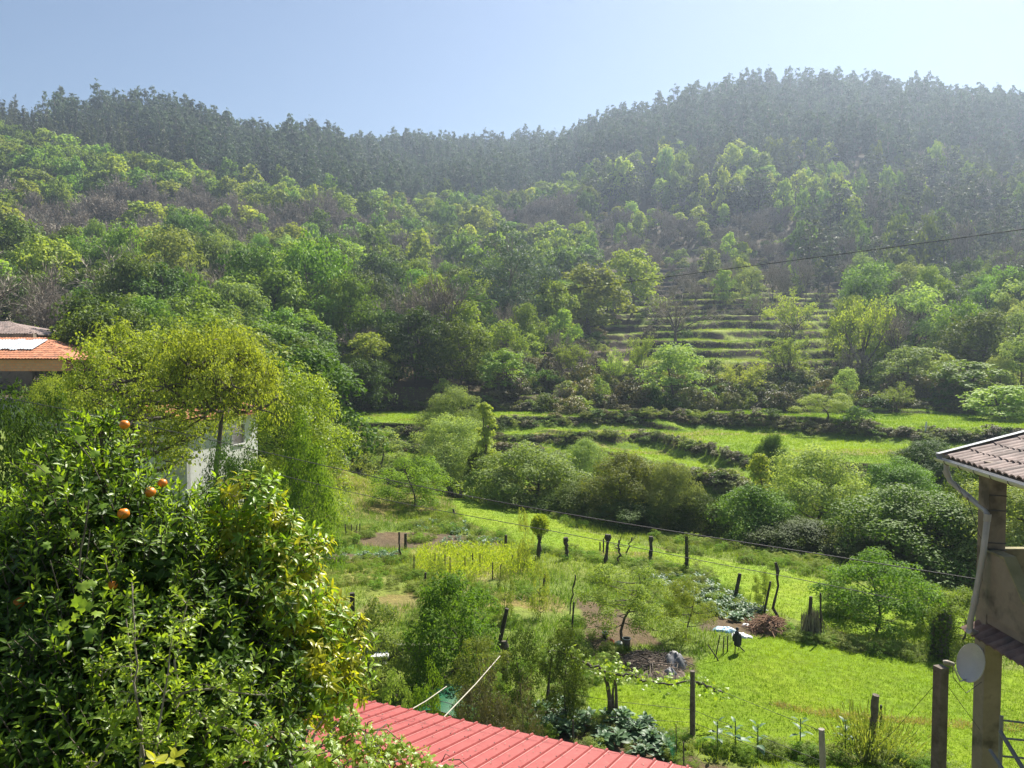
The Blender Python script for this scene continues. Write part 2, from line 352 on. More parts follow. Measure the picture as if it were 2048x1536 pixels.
# ------------------------------------------------------------------ tree generators (numpy meshes)
def tree(kind, H, W, nl, ls, seed, leafm, barkm='bark', nlobe=12, nsub=6, cb=.3, r0=None, lw=.6, sparse=False, droop=0., limbs=True, up=.35, wig=.06):
    global rng
    keep = rng; rng = np.random.default_rng(seed); rs = random.Random(seed)
    T = MB(); C = MB(); r0 = r0 or H * .022
    k = 7; ph = rs.random() * 6
    tz = np.linspace(0, .9, k)
    tp = np.stack([np.sin(tz * 5 + ph) * wig * W, np.cos(tz * 4 + ph) * wig * W, tz * H], 1); tp -= [tp[0, 0], tp[0, 1], 0]
    T.tube(tp, r0 * (1.05 - tz * .95), 7, cap=False)
    sub = []
    for i in range(nlobe):
        hf = cb + (1 - cb) * ((i + rs.random()) / nlobe) ** (.8 if kind == 'round' else 1); an = i * 2.4 + rs.random()
        if kind == 'round': e = math.sqrt(max(.02, 1 - ((hf - .52) / .52) ** 2)); rl = W * .23
        elif kind == 'dome': tt_ = (hf - cb) / (1 - cb); e = math.sqrt(max(.05, 1 - ((tt_ - .25) / .8) ** 2)); rl = W * (.2 if nlobe < 25 else .15)
        elif kind == 'cone': e = (1.02 - hf) * 1.2; rl = W * (.08 + .22 * (1 - hf))
        elif kind == 'column': e = .8 * math.sqrt(max(.02, 1 - ((hf - .45) / .58) ** 2)); rl = W * .26
        elif kind == 'plume': e = .8 * math.sqrt(max(.01, 1 - ((hf - .55) / .46) ** 2)); rl = W * .2
        else: e = 1.15 - .6 * hf; rl = W * .2
        rl *= rs.uniform(.7, 1.25)
        if kind == 'plume': rl *= 1.25 - .75 * (hf - cb) / (1 - cb)
        q = rs.uniform(.5, 1) * max(0., 1.15 * e * W / 2 - rl * .55)
        c = np.array([math.cos(an) * q, math.sin(an) * q, hf * H - rl * .6])
        if c[2] < rl * .5: c[2] = rl * .5
        if limbs:
            hb = np.interp(max(.12, hf - .3 * (1 - cb)), tz, tz); b = np.array([np.interp(hb, tz, tp[:, j]) for j in range(3)])
            t = np.linspace(0, 1, 5)[:, None]; mid = (b + c) / 2 + [0, 0, -.06 * H] + rng.normal(size=3) * W * .03
            pth = b * (1 - t) ** 2 + 2 * t * (1 - t) * mid + c * t ** 2
            T.tube(pth, np.linspace(r0 * .42, r0 * .1, 5), 5, cap=False)
        for j in range(nsub):
            d = rv(1)[0]; d[2] = abs(d[2]) * .9 - .25; sc = c + d * rl * rs.uniform(.55, .95)
            sub.append((*sc, rl * rs.uniform(.32, .52)))
            if sparse: T.tube(np.array([c, (c + sc) / 2 + rng.normal(size=3) * rl * .1, sc]), [r0 * .12, r0 * .08, r0 * .04], 4, cap=False)
    sub = np.array(sub); wt = sub[:, 3] ** 2; wt /= wt.sum(); idx = rng.choice(len(sub), nl, p=wt)
    d = rv(nl); d[:, 2] = np.where(d[:, 2] < -.45, -d[:, 2], d[:, 2]); cc = sub[idx]
    rad = cc[:, 3] * (rng.random(nl) ** .4 * .75 + .35 + .25 * (rng.random(nl) < .06))
    P = cc[:, :3] + d * rad[:, None]; P[:, 2] = np.maximum(P[:, 2], .05)
    Nn = d + rng.normal(size=(nl, 3)) * .38 + [0, 0, up]
    D = np.cross(Nn, rv(nl)); D /= np.linalg.norm(D, axis=1)[:, None] + 1e-9; D[:, 2] -= droop
    cl = rng.random(len(sub)); r = np.clip(cl[idx] * .45 + rng.random(nl) * .55, 0, 1)
    L = ls * rng.uniform(.65, 1.35, nl); C.leaves(P, D, Nn, L, L * lw, .2, r=r)
    rng = keep
    return T.mesh('trunk', M[barkm], True), C.mesh('crown', M[leafm])
def bare(H, W, seed, n2=5, n3=5, n4=6, tw=.035, leaf=None, nleaf=0, ls=.1, barkm='bark', twm='twig'):
    global rng
    keep = rng; rng = np.random.default_rng(seed); rs = random.Random(seed)
    T = MB(); C = MB(); tips = []
    def seg(a, d, L, r, n=4, bend=.25, rt=.55):
        P = [a]; dd = d.copy()
        for i in range(n):
            dd = dd + rng.normal(size=3) * bend * .4 + [0, 0, .09]; dd /= np.linalg.norm(dd); P.append(P[-1] + dd * L / n)
        return np.array(P), dd
    th = H * rs.uniform(.2, .3); P, d = seg(np.zeros(3), np.array([0., 0, 1]), th, 0, 4, .2); T.tube(P, np.linspace(H * .028, H * .018, 5), 7, cap=False)
    a0 = P[-1]
    nb = 5
    for i in range(nb):
        an = i * 6.283 / nb + rs.random(); el = rs.uniform(.5, 1.3) if i else 1.4
        d1 = np.array([math.cos(an) * math.cos(el), math.sin(an) * math.cos(el), math.sin(el)])
        L1 = (H - th) * .55 * rs.uniform(.8, 1.1); P1, e1 = seg(a0, d1, L1, 0, 4); T.tube(P1, np.linspace(H * .013, H * .006, 5), 5, cap=False)
        for j in range(n2):
            s = rs.uniform(.35, 1); b = P1[min(4, int(s * 4.99))]; d2 = e1 + rv(1)[0] * .9; d2[0] *= 1.15 * W / H; d2[1] *= 1.15 * W / H; d2 /= np.linalg.norm(d2)
            L2 = (H - th) * .36 * rs.uniform(.7, 1.1); P2, e2 = seg(b, d2, L2, 0, 3); T.tube(P2, np.linspace(H * .0055, H * .0025, 4), 4, cap=False)
            for q in range(n3):
                b3 = P2[1 + int(rs.random() * 2.99)]; d3 = e2 + rv(1)[0] * .9; d3 /= np.linalg.norm(d3); L3 = (H - th) * .2 * rs.uniform(.6, 1.1)
                P3, e3 = seg(b3, d3, L3, 0, 2); tips.append((b3, P3[1], P3[2], e3, L3))
    A = []; Dd = []; LL = []
    for b, p1, p2, e, L in tips:
        A += [b, p1]; Dd += [p1 - b, p2 - p1]; LL += [L * .5, L * .5]
        for k in range(n4):
            dk = e + rv(1)[0] * .8; A.append(b + (p2 - b) * rs.random()); Dd.append(dk); LL.append(L * rs.uniform(.4, .8))
    A = np.array(A); Dd = np.array(Dd); LL = np.array(LL)
    C.leaves(A, Dd, rv(len(A)), LL, tw, 0)
    if leaf:
        i = rng.integers(0, len(A), nleaf); Pl = A[i] + Dd[i] / (np.linalg.norm(Dd[i], axis=1)[:, None]) * (LL[i] * rng.random(nleaf))[:, None] + rng.normal(size=(nleaf, 3)) * ls * .5
        C.leaves(Pl, rv(nleaf), rv(nleaf) + [0, 0, .6], ls * rng.uniform(.6, 1.3, nleaf), ls * .6, .2, m=1)
    rng = keep
    return T.mesh('trunk', M[barkm], True), C.mesh('crown', [M[twm]] + ([M[leaf]] if leaf else []))
def joined(tc):                                          # far tree: trunk and crown in one mesh
    t, c = tc; mb = MB(); mats = list(t.materials) + list(c.materials)
    for me, off in ((t, 0), (c, len(t.materials))):
        V = np.empty(len(me.vertices) * 3, np.float32); me.vertices.foreach_get('co', V)
        r = np.empty(len(me.polygons), np.float32); me.attributes['rnd'].data.foreach_get('value', r)
        mi = np.empty(len(me.polygons), np.int32); me.polygons.foreach_get('material_index', mi)
        tot = np.empty(len(me.polygons), np.int32); me.polygons.foreach_get('loop_total', tot)
        lv = np.empty(len(me.loops), np.int32); me.loops.foreach_get('vertex_index', lv)
        st = np.concatenate([[0], np.cumsum(tot)[:-1]]); base = mb.n; mb.V.append(V.reshape(-1, 3)); mb.n += len(V) // 3
        for k, L in ((3, mb.T), (4, mb.Q)):
            s = tot == k
            if s.any(): L.append((lv[st[s][:, None] + np.arange(k)] + base, mi[s] + off, r[s]))
    return mb.mesh('tree', mats)

# ------------------------------------------------------------------ tree kinds (mesh sets with their height and width)
KIND = {}
def kind(k, n, H, W, f, far=False):
    KIND[k] = [(H, W, (joined(f(i)) if far else f(i))) for i in range(n)]
kind('far_euc', 5, 20, 7.5, lambda i: tree('plume', 20, 7.5, 800, .95, 100 + i, 'euc', 'palebark', [14, 16, 12, 15, 14][i], 4, [.35, .22, .45, .3, .4][i], .22, .6, up=.2, droop=.5), True)
kind('far_oak', 4, 10, 10, lambda i: tree('round', 10, 10, 1300, .85, 120 + i, 'oak', 'bark', 14, 6, .2, .2, .8), True)
kind('far_lime', 3, 10, 8, lambda i: tree('round', 10, 8, 1100, .75, 130 + i, 'lime', 'bark', 13, 6, .2, .18, .8, limbs=True), True)
kind('far_pine', 4, 15, 6.5, lambda i: tree('plume', 15, 6.5, 750, .8, 140 + i, 'pine', 'bark', 16, 4, .35, .2, .5, up=.5), True)
kind('far_spruce', 3, 15, 6, lambda i: tree('cone', 15, 6, 800, .8, 150 + i, 'pine', 'bark', 18, 4, .12, .2, .5, up=.3, droop=.3), True)
kind('far_bare', 4, 9, 9, lambda i: bare(9, 9, 160 + i, 6, 6, 9, .13), True)
kind('oak', 5, 11, 11, lambda i: tree('round', 11, 11, 6500, .42, 200 + i, ['oak', 'oak', 'oakdark', 'oak', 'oakdark'][i], 'bark', 18, 8, .15, .25, .75))
kind('lime', 3, 9, 7, lambda i: tree('round', 9, 7, 4000, .34, 210 + i, 'lime', 'bark', 14, 7, .18, .17, .8))
kind('euc', 2, 24, 17, lambda i: tree('plume', 24, 17, 9000, .5, 220 + i, 'euc', 'palebark', 22, 8, .3, .4, .5, up=.2, droop=.5))
kind('pine', 3, 14, 7, lambda i: tree('plume', 14, 7, 3600, .38, 230 + i, 'pine', 'bark', 18, 6, .32, .2, .4, up=.5))
kind('silver', 3, 9, 7, lambda i: tree('round', 9, 7, 4600, .34, 240 + i, 'silver', 'bark', 14, 8, .15, .16, .5, droop=.3))
kind('bare', 4, 9, 8, lambda i: bare(9, 8, 250 + i, 6, 6, 8, .06))
kind('budding', 3, 9, 8, lambda i: bare(9, 8, 260 + i, 5, 5, 7, .045, 'lime', 3600, .28))
kind('shrub', 4, 2.4, 3.2, lambda i: tree('round', 2.4, 3.2, 1200, .24, 270 + i, ['scrub', 'olive', 'scrub', 'oakdark'][i], 'bark', 9, 6, .1, .05, .6))
# closer kinds
kind('hedge', 4, 8, 8, lambda i: tree('round', 8, 8, 26000, .22, 300 + i, ['olive', 'oak', 'oakdark', 'olive'][i], 'bark', 24, 9, .08, .16, .5))
kind('willow', 3, 9, 8, lambda i: tree('round', 9, 8, 30000, .21, 310 + i, ['silver', 'silver', 'olive'][i], 'bark', 24, 9, .12, .18, .42, droop=.35))
kind('darktree', 2, 9, 9, lambda i: tree('round', 9, 9, 30000, .22, 320 + i, ['oak', 'oakdark'][i], 'bark', 26, 9, .1, .2, .6))
kind('poplar', 2, 10, 3, lambda i: tree('column', 10, 3, 6500, .22, 330 + i, 'lime', 'bark', 18, 7, .1, .12, .7))
kind('walnut', 2, 9, 9, lambda i: tree('dome', 9, 9, 17000, .16, 340 + i, 'walnut', 'bark', 36, 7, [.5, .79][i], .30, .6, sparse=True, wig=.05))
kind('bamboo', 1, 9, 7, lambda i: tree('round', 9, 7, 26000, .19, 350 + i, 'bamboo', 'bark', 26, 9, .05, .1, .45))
kind('bay', 2, 6, 6, lambda i: tree('round', 6, 6, 24000, .13, 360 + i, ['ivy', 'oakdark'][i], 'bark', 24, 9, .05, .14, .55))
kind('peach', 2, 4, 4.4, lambda i: tree('dome', 4, 4.4, 11000, .12, 370 + i, 'lime', 'bark', 14, 7, .38, .075, .35, sparse=True, wig=.09))
kind('loquat', 1, 4.2, 4.6, lambda i: tree('dome', 4.2, 4.6, 11000, .16, 380 + i, 'fruit', 'bark', 18, 7, .1, .07, .5, sparse=True))
kind('lemon', 2, 3.2, 3, lambda i: tree('round', 3.2, 3, 7500, .10, 390 + i, ['olive', 'ivy'][i], 'bark', 14, 7, .08, .05, .5))
kind('cherry', 2, 4.5, 5, lambda i: tree('dome', 4.5, 5, 13000, .12, 400 + i, 'fruit', 'bark', 16, 8, .25, .07, .6, sparse=True))
kind('broombush', 1, 2.6, 2.8, lambda i: bare(2.6, 2.8, 410, 7, 7, 12, .012, 'broom', 7000, .05, twm='broom'))
kind('bush', 3, 1.4, 1.8, lambda i: tree('round', 1.4, 1.8, 2600, .07, 420 + i, ['olive', 'fruit', 'scrub'][i], 'bark', 9, 5, .05, .03, .5))

def put_tree(name, k, x, y, H, W, label, cat='tree', group=None, var=None, rz=None, z=None):
    ps = KIND[k]; i = random.randrange(len(ps)) if var is None else var % len(ps)
    H0, W0, me = ps[i]; rz = random.random() * 6.28 if rz is None else rz
    z = hgt(x, y) - .1 if z is None else z
    sc = (W / W0, W / W0, H / H0)
    if isinstance(me, tuple):
        e = empty(name, (x, y, z), label, cat, group, rz); e.scale = sc
        for n, m in zip(('trunk', 'crown'), me): link(bpy.data.objects.new(n, m), e)
        return e
    o = bpy.data.objects.new(name, me); link(o); o.location = (x, y, z); o.rotation_euler[2] = rz; o.scale = sc
    return setp(o, label, cat, group)
SPEC = []
def T(name, k, u, y, vt, wpx, label, cat='tree', group=None, var=None, hmin=1.0):
    p = at(u, vt, y); x = p.x; g = hgt(x, y) - .1; H = max(hmin, p.z - g); W = wpx / F * y
    SPEC.append((x, y, W)); return put_tree(name, k, x, y, H, W * (1.22 if k in ('willow', 'hedge', 'darktree') else 1.15), label, cat, group, var, z=g)

# trees one can single out, far bank and hillside
T('eucalyptus_tree', 'euc', 1010, 150, 445, 175, 'large brown-green eucalyptus rising above the oaks in the middle of the valley', hmin=12)
T('eucalyptus_tree', 'far_euc', 580, 395, 226, 42, 'lone tall eucalyptus standing higher than its neighbours on the left skyline')
T('oak_tree', 'lime', 1180, 165, 530, 140, 'broad bright-green oak in the middle, right of the brown eucalyptus', var=0)
T('oak_tree', 'lime', 1262, 185, 496, 105, 'round green oak just behind and right of the broad bright-green oak', var=1)
T('oak_tree', 'lime', 1105, 150, 555, 85, 'green oak at the left foot of the broad bright-green oak', var=3)
T('young_tree', 'lime', 1005, 106, 698, 95, 'bright green young tree at the back edge of the terraces, below the oaks', var=0)
T('young_tree', 'budding', 1145, 112, 684, 68, 'pale yellow-green young tree left of its thinner neighbour on the scrub slope', var=0)
T('young_tree', 'budding', 1222, 112, 698, 58, 'small thin budding tree, the lowest of three pale trees on the scrub slope', var=1)
T('young_tree', 'budding', 1282, 115, 660, 50, 'slender upright pale tree on the scrub slope above the ivy post', var=2)
T('tree', 'lime', 740, 104, 664, 92, 'light green tree standing out before the dark wood left of the terraces', var=1)
T('tree', 'oak', 830, 108, 615, 115, 'tall green tree leaning over the dark bank left of the valley centre', var=2)
T('tree', 'oak', 920, 108, 640, 100, 'mid-green tree between the tall leaning tree and the brown eucalyptus', var=1)
T('tree', 'lime', 1125, 140, 620, 62, 'small bright tree on top of the scrub, below the broad oak', var=2)
T('chestnut_tree', 'bare', 1352, 148, 560, 110, 'bare grey chestnut spreading at the left edge of the narrow terraces', var=0)
T('chestnut_tree', 'budding', 1590, 150, 580, 85, 'bare twiggy chestnut on the narrow terraces, taller of a pair', var=1)
T('chestnut_tree', 'budding', 1575, 115, 660, 90, 'sprouting chestnut just below the tall bare chestnut on the terraces', var=2)
T('ivy_clad_tree', 'budding', 1725, 116, 590, 100, 'tall tree with yellowish double crown standing alone right of the narrow terraces', var=0, hmin=9)
T('tree', 'lime', 1508, 182, 588, 30, 'tiny round light-green tree on the narrow terraces', var=1)
T('tree', 'lime', 1447, 190, 540, 40, 'left one of two pale green trees above the narrow terraces', var=2)
T('tree', 'silver', 1497, 190, 535, 55, 'right and wider one of two pale green trees above the narrow terraces', var=0)
T('fruit_tree', 'peach', 1655, 84, 785, 100, 'low spreading fruit tree on the sunny grass terrace', var=0)
T('fruit_tree', 'budding', 1795, 95, 765, 70, 'crooked open fruit tree at the back right of the grass terraces', var=1)
T('fruit_tree', 'budding', 1487, 106, 716, 80, 'bright green bushy tree in the dark bramble bank above the grass terraces', var=2)
T('fruit_tree', 'peach', 1395, 99, 808, 42, 'small low shrub-like tree on the edge of the middle grass terrace', var=1)
T('tree', 'lime', 1930, 98, 720, 130, 'pale yellow-green tree above the neighbouring tiled roof', var=0)
T('tree', 'oak', 1955, 112, 628, 140, 'wide flat-crowned green tree near the right edge above the terraces', var=0)
T('tree', 'silver', 1830, 104, 690, 110, 'grey-green bushy tree right of the ivy-clad tree', var=1)
T('tree', 'lime', 2010, 88, 770, 130, 'light green tree at the right edge behind the tiled roof', var=1)
T('tree', 'olive' if 'olive' in KIND else 'silver', 1350, 100, 690, 120, 'grey olive-coloured bush tree below the bare chestnut', var=2)
T('ivy_stump', 'poplar', 1288, 100, 778, 14, 'slim ivy-covered stump at the back of the grass terraces', 'stump', var=0)
# along the stream
L_ = 'along the stream'
T('ash_tree', 'willow', 905, 74, 778, 110, 'feathery pale ash, the upper and farther of two stacked crowns by the stream', var=0)
T('ash_tree', 'willow', 905, 66, 836, 135, 'rounded ash with pale leaf tips in front of the feathery ash by the stream', var=1)
T('poplar_tree', 'poplar', 970, 63, 798, 52, 'slender yellow-green poplar with ivy on its foot beside the two ashes', var=0)
T('ivy_stump', 'bay', 955, 62, 900, 45, 'dark ivy-wrapped trunk at the foot of the slender poplar', 'stump', var=0)
T('tree', 'silver', 757, 72, 855, 88, 'pale leafy tree behind the garden, left of the two ashes', var=1)
T('cypress_tree', 'bay', 712, 70, 868, 36, 'small dark conical evergreen at the left end of the stream hedge', var=0)
T('willow_bush', 'hedge', 1055, 57, 893, 190, 'wide olive-green willow bush in the middle of the stream hedge', var=0)
T('ash_tree', 'willow', 1165, 62, 880, 95, 'silvery ash rising behind the wide willow bush', var=0)
T('tree', 'hedge', 1165, 52, 960, 120, 'low bushy tree filling the gap right of the wide willow bush', var=2)
T('willow_tree', 'willow', 1265, 50, 908, 160, 'bright green willow with drooping sprays at the end of the meadow', var=2)
T('tree', 'bamboo', 1245, 51.5, 915, 90, 'fresh green tree behind the drooping willow', var=0)
T('willow_tree', 'willow', 1345, 48, 930, 100, 'silver-tipped willow at the right of the drooping willow', var=1)
T('tree', 'darktree', 1260, 48, 1000, 110, 'dark low bramble tree at the foot of the drooping willow', var=1)
T('poplar_tree', 'poplar', 1520, 47, 905, 62, 'pointed light-green poplar sticking out of the ivy bush', var=1)
T('tree', 'hedge', 1515, 46, 975, 165, 'broad ivy-grown bush tree around the pointed poplar', var=1)
T('willow_tree', 'willow', 1640, 49, 898, 185, 'large silvery willow with white shimmering top in the stream hedge', var=0)
T('tree', 'darktree', 1790, 52, 925, 130, 'rounded green tree right of the large silvery willow', var=0)
T('tree', 'darktree', 1545, 60, 870, 60, 'dark evergreen bush on the terrace edge behind the hedge', var=1)
T('tree', 'hedge', 1860, 60, 880, 110, 'light scrubby tree below the terraces near the tiled roof', var=2)
T('tree', 'darktree', 1850, 40, 985, 270, 'huge dark green tree left of the downpipe', var=0)
T('tree', 'willow', 2030, 38, 960, 220, 'green tree behind the balcony pillar', var=1)
T('tree', 'darktree', 1980, 44, 900, 160, 'dark tree below the gutter behind the pillar', var=1)
T('tree', 'hedge', 1690, 42, 1055, 120, 'pale-leaved bush in front of the dark stream trees', var=0)
T('tree', 'darktree', 1600, 43, 1040, 150, 'shadowy dark bush under the large silvery willow', var=1)
T('tree', 'darktree', 1750, 40, 1080, 130, 'dark bush at the edge of the meadow below the pale-leaved bush', var=1)
T('tree', 'hedge', 1400, 47, 985, 95, 'small olive bush between the silver-tipped willow and the ivy bush', var=2)
T('tree', 'darktree', 1120, 53, 985, 95, 'low dark bush edging the meadow below the wide willow bush', var=1)
T('tree', 'darktree', 1000, 60, 935, 70, 'dark shaded bush at the upper end of the meadow', var=1)
# left of the garden
T('walnut_tree', 'walnut', 270, 34, 645, 290, 'big yellow-green walnut in front of the orange brick house', var=0)
T('walnut_tree', 'walnut', 435, 31, 660, 240, 'second yellow-green walnut with dark forked limbs before the white house', var=1)
T('walnut_tree', 'walnut', 120, 38, 755, 120, 'smaller far walnut partly hiding the orange brick house', var=1)
T('bamboo_clump', 'bamboo', 590, 40, 742, 185, 'tall bright yellow-green clump beside the white house', 'bamboo', var=0)
T('bay_tree', 'bay', 462, 25, 893, 135, 'dark glossy bay tree below the white house', var=0)
T('bay_tree', 'bay', 60, 18, 790, 260, 'dark bay tree at the left edge behind the orange tree', var=0)
T('bay_tree', 'bay', 250, 22, 930, 170, 'shaded evergreen behind the top of the orange tree', var=1)
T('tree', 'cherry', 605, 30, 860, 120, 'green bushy tree at the upper left corner of the garden', var=0)
T('tree', 'peach', 620, 34, 930, 110, 'soft green shrub tree sloping down to the garden', var=1)
T('elder_bush', 'lemon', 545, 22, 1010, 140, 'leafy elder bush between the orange tree and the garden', 'bush', var=0)
# in the garden
T('fruit_tree', 'cherry', 828, 52, 912, 138, 'round-crowned fruit tree with low fork at the top of the garden', var=1)
T('peach_tree', 'peach', 1245, 26.5, 1135, 175, 'spreading peach tree with crooked trunk in the middle of the garden', var=0)
T('peach_tree', 'peach', 1372, 27, 1160, 95, 'smaller upright peach tree right of the spreading one', var=1)
T('loquat_tree', 'loquat', 905, 23, 1150, 175, 'leafy green fruit tree behind the curved concrete wall', var=0)
T('lemon_tree', 'lemon', 745, 21.5, 1195, 125, 'small grey-green lemon tree beside the tall dark post', var=0)
T('lemon_tree', 'lemon', 1040, 21, 1262, 80, 'small dark lemon tree beside the leaning stake', var=1)
T('lemon_tree', 'lemon', 1135, 20.5, 1255, 90, 'dense dark bush at the edge of the lawn', var=1)
T('lemon_tree', 'lemon', 960, 20, 1270, 110, 'grey-green bush between the fruit tree and the leaning stake', var=0)
T('broom_bush', 'broombush', 1000, 15.8, 1330, 165, 'brown feathery broom bush at the eave of the red roof', 'bush')
T('cherry_tree', 'cherry', 1755, 29, 1112, 205, 'wide fruit tree with many stems along the far edge of the lawn', var=0)
T('cherry_tree', 'cherry', 1925, 28, 1180, 130, 'greyish fruit tree left of the balcony pillar', var=1)
T('cherry_tree', 'cherry', 1690, 31, 1170, 90, 'thin fruit tree at the left end of the far lawn edge', var=1)
T('cherry_tree', 'cherry', 1850, 30, 1165, 90, 'small fruit tree between the wide one and the ivy pillar', var=1)
T('bush', 'bush', 795, 18.6, 1330, 60, 'grey-blue round lavender bush below the concrete wall', 'bush', var=0)
T('bush', 'bush', 855, 18.6, 1335, 70, 'bright green bush right of the lavender bush', 'bush', var=1)
T('cabbage_tree', 'bush', 1050, 36, 1012, 30, 'pale slender shrub at the corner of the meadow', 'shrub', var=0)
T('rosemary_bush', 'bush', 873, 29.5, 1105, 40, 'blue-green bush in the tall yellow crop', 'bush', var=0)
T('rosemary_bush', 'bush', 1012, 28, 1130, 34, 'blue-green bush at the right edge of the tall yellow crop', 'bush', var=0)
T('rosemary_bush', 'bush', 1082, 29, 1118, 36, 'grey-green bush next to the leaning short post', 'bush', var=0)
T('sapling', 'peach', 1525, 31, 1140, 40, 'thin budding sapling beside the two leaning stakes', var=0)

# ------------------------------------------------------------------ the hillside woods
EL = (np.array([-200, 0, 200, 400, 600, 750, 900, 1100, 1200, 1400, 1700, 2300]), np.array([290, 290, 335, 370, 405, 430, 425, 405, 350, 335, 345, 345]))
def zone(u, v, rs):
    """kind, zone phrase, mean height, mean width from the middle of the tree as seen in the photograph"""
    el = np.interp(u, *EL); pt = rs.patch
    if v < el - 18:
        if u < 380 and v > el - 62: return 'far_spruce', 'left', 13, 6
        return 'far_euc', ('left' if u < 700 else 'middle' if u < 1180 else 'right'), 19, 7
    r = rs.random()
    if u < 720:
        if v < 395 - (0 if u < 450 else -35): return rs.choice(['far_oak', 'far_oak', 'far_lime']), 'left', 9.5, 10
        if v < 512: return ('far_bare' if pt < .02 or r < .36 else 'far_lime' if r < .75 else 'far_oak'), 'left', 9.5, 9.5
        return ('bare' if pt < -.13 and r < .6 else 'oak' if r < .82 else 'lime' if r < .93 else 'silver'), 'left', 11, 11
    if u < 1190:
        if u > 1060 and v > 600: return ('bare' if r < .3 else None), 'middle', 5, 5
        if v < 560: return ('far_bare' if pt < -.14 else 'far_lime' if pt > .12 and r < .6 else 'far_oak' if r < .75 else 'far_lime' if r < .9 else 'far_pine'), 'middle', 10, 9.5
        if u < 1000 : return ('oak' if r < .55 else 'bare' if r < .85 else 'euc'), 'middle', 10, 9
        return ('bare' if r < .6 else 'lime' if r < .75 else 'oak'), 'middle', 8, 7.5
    if u < 1600:
        if v < 405: return ('far_pine' if r < .5 else 'far_lime' if r < .72 else 'far_oak' if r < .86 else 'far_euc'), 'right', 12, 8
        if v < 575: return ('far_bare' if r < .72 else 'far_lime' if r < .86 else None), 'right', 6.5, 6
        if v < 600: return ('bare' if r < .25 else None), 'right', 5, 5
        return None, '', 0, 0
    if u < 1690 and v > 560: return None, '', 0, 0
    if v < 560: return ('far_lime' if pt > .1 and r < .5 else 'far_pine' if r < .68 else 'far_oak' if r < .85 else 'far_bare'), 'right', 12.5, 7
    if v < 690: return ('oak' if r < .55 else 'pine' if r < .75 else 'silver' if r < .87 else 'bare'), 'right', 10, 9
    return ('lime' if r < .35 else 'silver' if r < .6 else 'oak' if r < .8 else 'bare'), 'right', 6.5, 6.5
NAMES = {'far_euc': 'eucalyptus_tree', 'far_oak': 'oak_tree', 'far_lime': 'young_tree', 'far_pine': 'pine_tree', 'far_spruce': 'conifer_tree', 'far_bare': 'bare_tree',
         'oak': 'oak_tree', 'lime': 'young_tree', 'euc': 'eucalyptus_tree', 'pine': 'pine_tree', 'silver': 'willow_tree', 'bare': 'bare_tree'}
LOOK = {'eucalyptus_tree': 'tall grey-green eucalyptus', 'oak_tree': 'round green oak', 'young_tree': 'light green tree', 'pine_tree': 'dark thin pine',
        'conifer_tree': 'dark pointed conifer', 'bare_tree': 'bare brown tree', 'willow_tree': 'pale grey-green tree'}
WHERE = {'left': 'on the left hillside', 'middle': 'on the slope in the middle of the valley', 'right': 'on the right hillside'}
def row_word(y, nm):
    if nm == 'eucalyptus_tree': return ' upper part'
    return ''
rs = random.Random(5); EUC = []; cnt = {}; CAND = []
y = 100.
cand = []
while y < 640:
    sp = 6.4 if y < 180 else 6.8 if y < 260 else 5.2
    x = -.98 * y - 8
    while x < .98 * y + 8:
        cand.append((x + rs.uniform(-.6, .6) * sp, y + rs.uniform(-.6, .6) * sp)); x += sp
    y += sp * (.95 if y < 260 else 1.25)
ca = np.array(cand); cz = height(ca[:, 0], ca[:, 1])
for (x, y), z in zip(cand, cz):
    z = float(z)
    u, v = proj(x, y, z + 5)
    rs.patch = float(fbm(x, y, 26, 71)) ; k, wh, h, wd = zone(u, v + rs.uniform(-14, 14), rs)
    out = u < -70 or u > 2120
    if k is None or u < -480 or u > 2540: continue
    if k == 'far_euc' and y < 180: k = 'euc' if rs.random() < .1 else 'far_pine'; h = 12; wd = 6
    if k != 'far_euc':
        if any((x - a) ** 2 + (y - b) ** 2 < (W * .45 + wd * .25) ** 2 for a, b, W in SPEC[:32]): continue
        if y > 200 and rs.random() < .12: continue
    s = rs.uniform(.62, 1.38); n = NAMES[k]
    if k == 'far_euc': s = rs.choice([rs.uniform(.6, .95), rs.uniform(.85, 1.15), rs.uniform(1, 1.3)])
    if k == 'far_euc':
        q_ = float(fbm(x, y, 22, 81)); 
        if rs.random() < .1 + .5 * max(0, -q_): continue
        EUC.append((x, y, z, h * s * (1 + .5 * q_), wh, out)); continue
    if wh == 'left' and 110 < y < 150: h *= 1.05
    CAND.append((x, y, z, u, v, k, n, h * s * rs.uniform(.85, 1.25), wd * s * rs.uniform(.62, 1.08), out))
for i in range(70):                                      # trees of the left bank between the gardens and the wood
    x = rs.uniform(-52, -10); y = rs.uniform(58, 104); z = hgt(x, y); u, v = proj(x, y, z)
    if u > 630 or u < -60 or (u < 200 and y < 86): continue
    CAND.append((x, y, z, u, v, 'oak', 'oak_tree', rs.uniform(7, 10), rs.uniform(8, 11), False))
PLACE = [(200, 'above the orange brick house'), (430, 'above the walnut trees'), (680, 'above the white house'), (900, 'left of the large brown eucalyptus'),
         (1120, 'around the large brown eucalyptus'), (1300, 'behind the broad bright-green oak'), (1480, 'left of the narrow terraces'), (1700, 'above the narrow terraces'),
         (1880, 'right of the narrow terraces'), (9999, 'above the neighbouring tiled roof')]
def describe(c, tall):
    x, y, z, u, v, k, n, h, wd, _ = c
    p = next(b for a, b in PLACE if u < a); sz = 'small ' if h < tall * .88 else 'large ' if h > tall * 1.12 else ''
    rw = 'low on the slope' if v > 590 else 'a third of the way up' if v > 520 else 'halfway up' if v > 450 else 'high on the slope'
    return f"{sz}{LOOK[n]} {rw}, {p}"
CAND.sort(key=lambda c: (c[9], -c[7] / c[1])); byk = {}
for c in CAND: byk.setdefault(c[6], []).append(c)
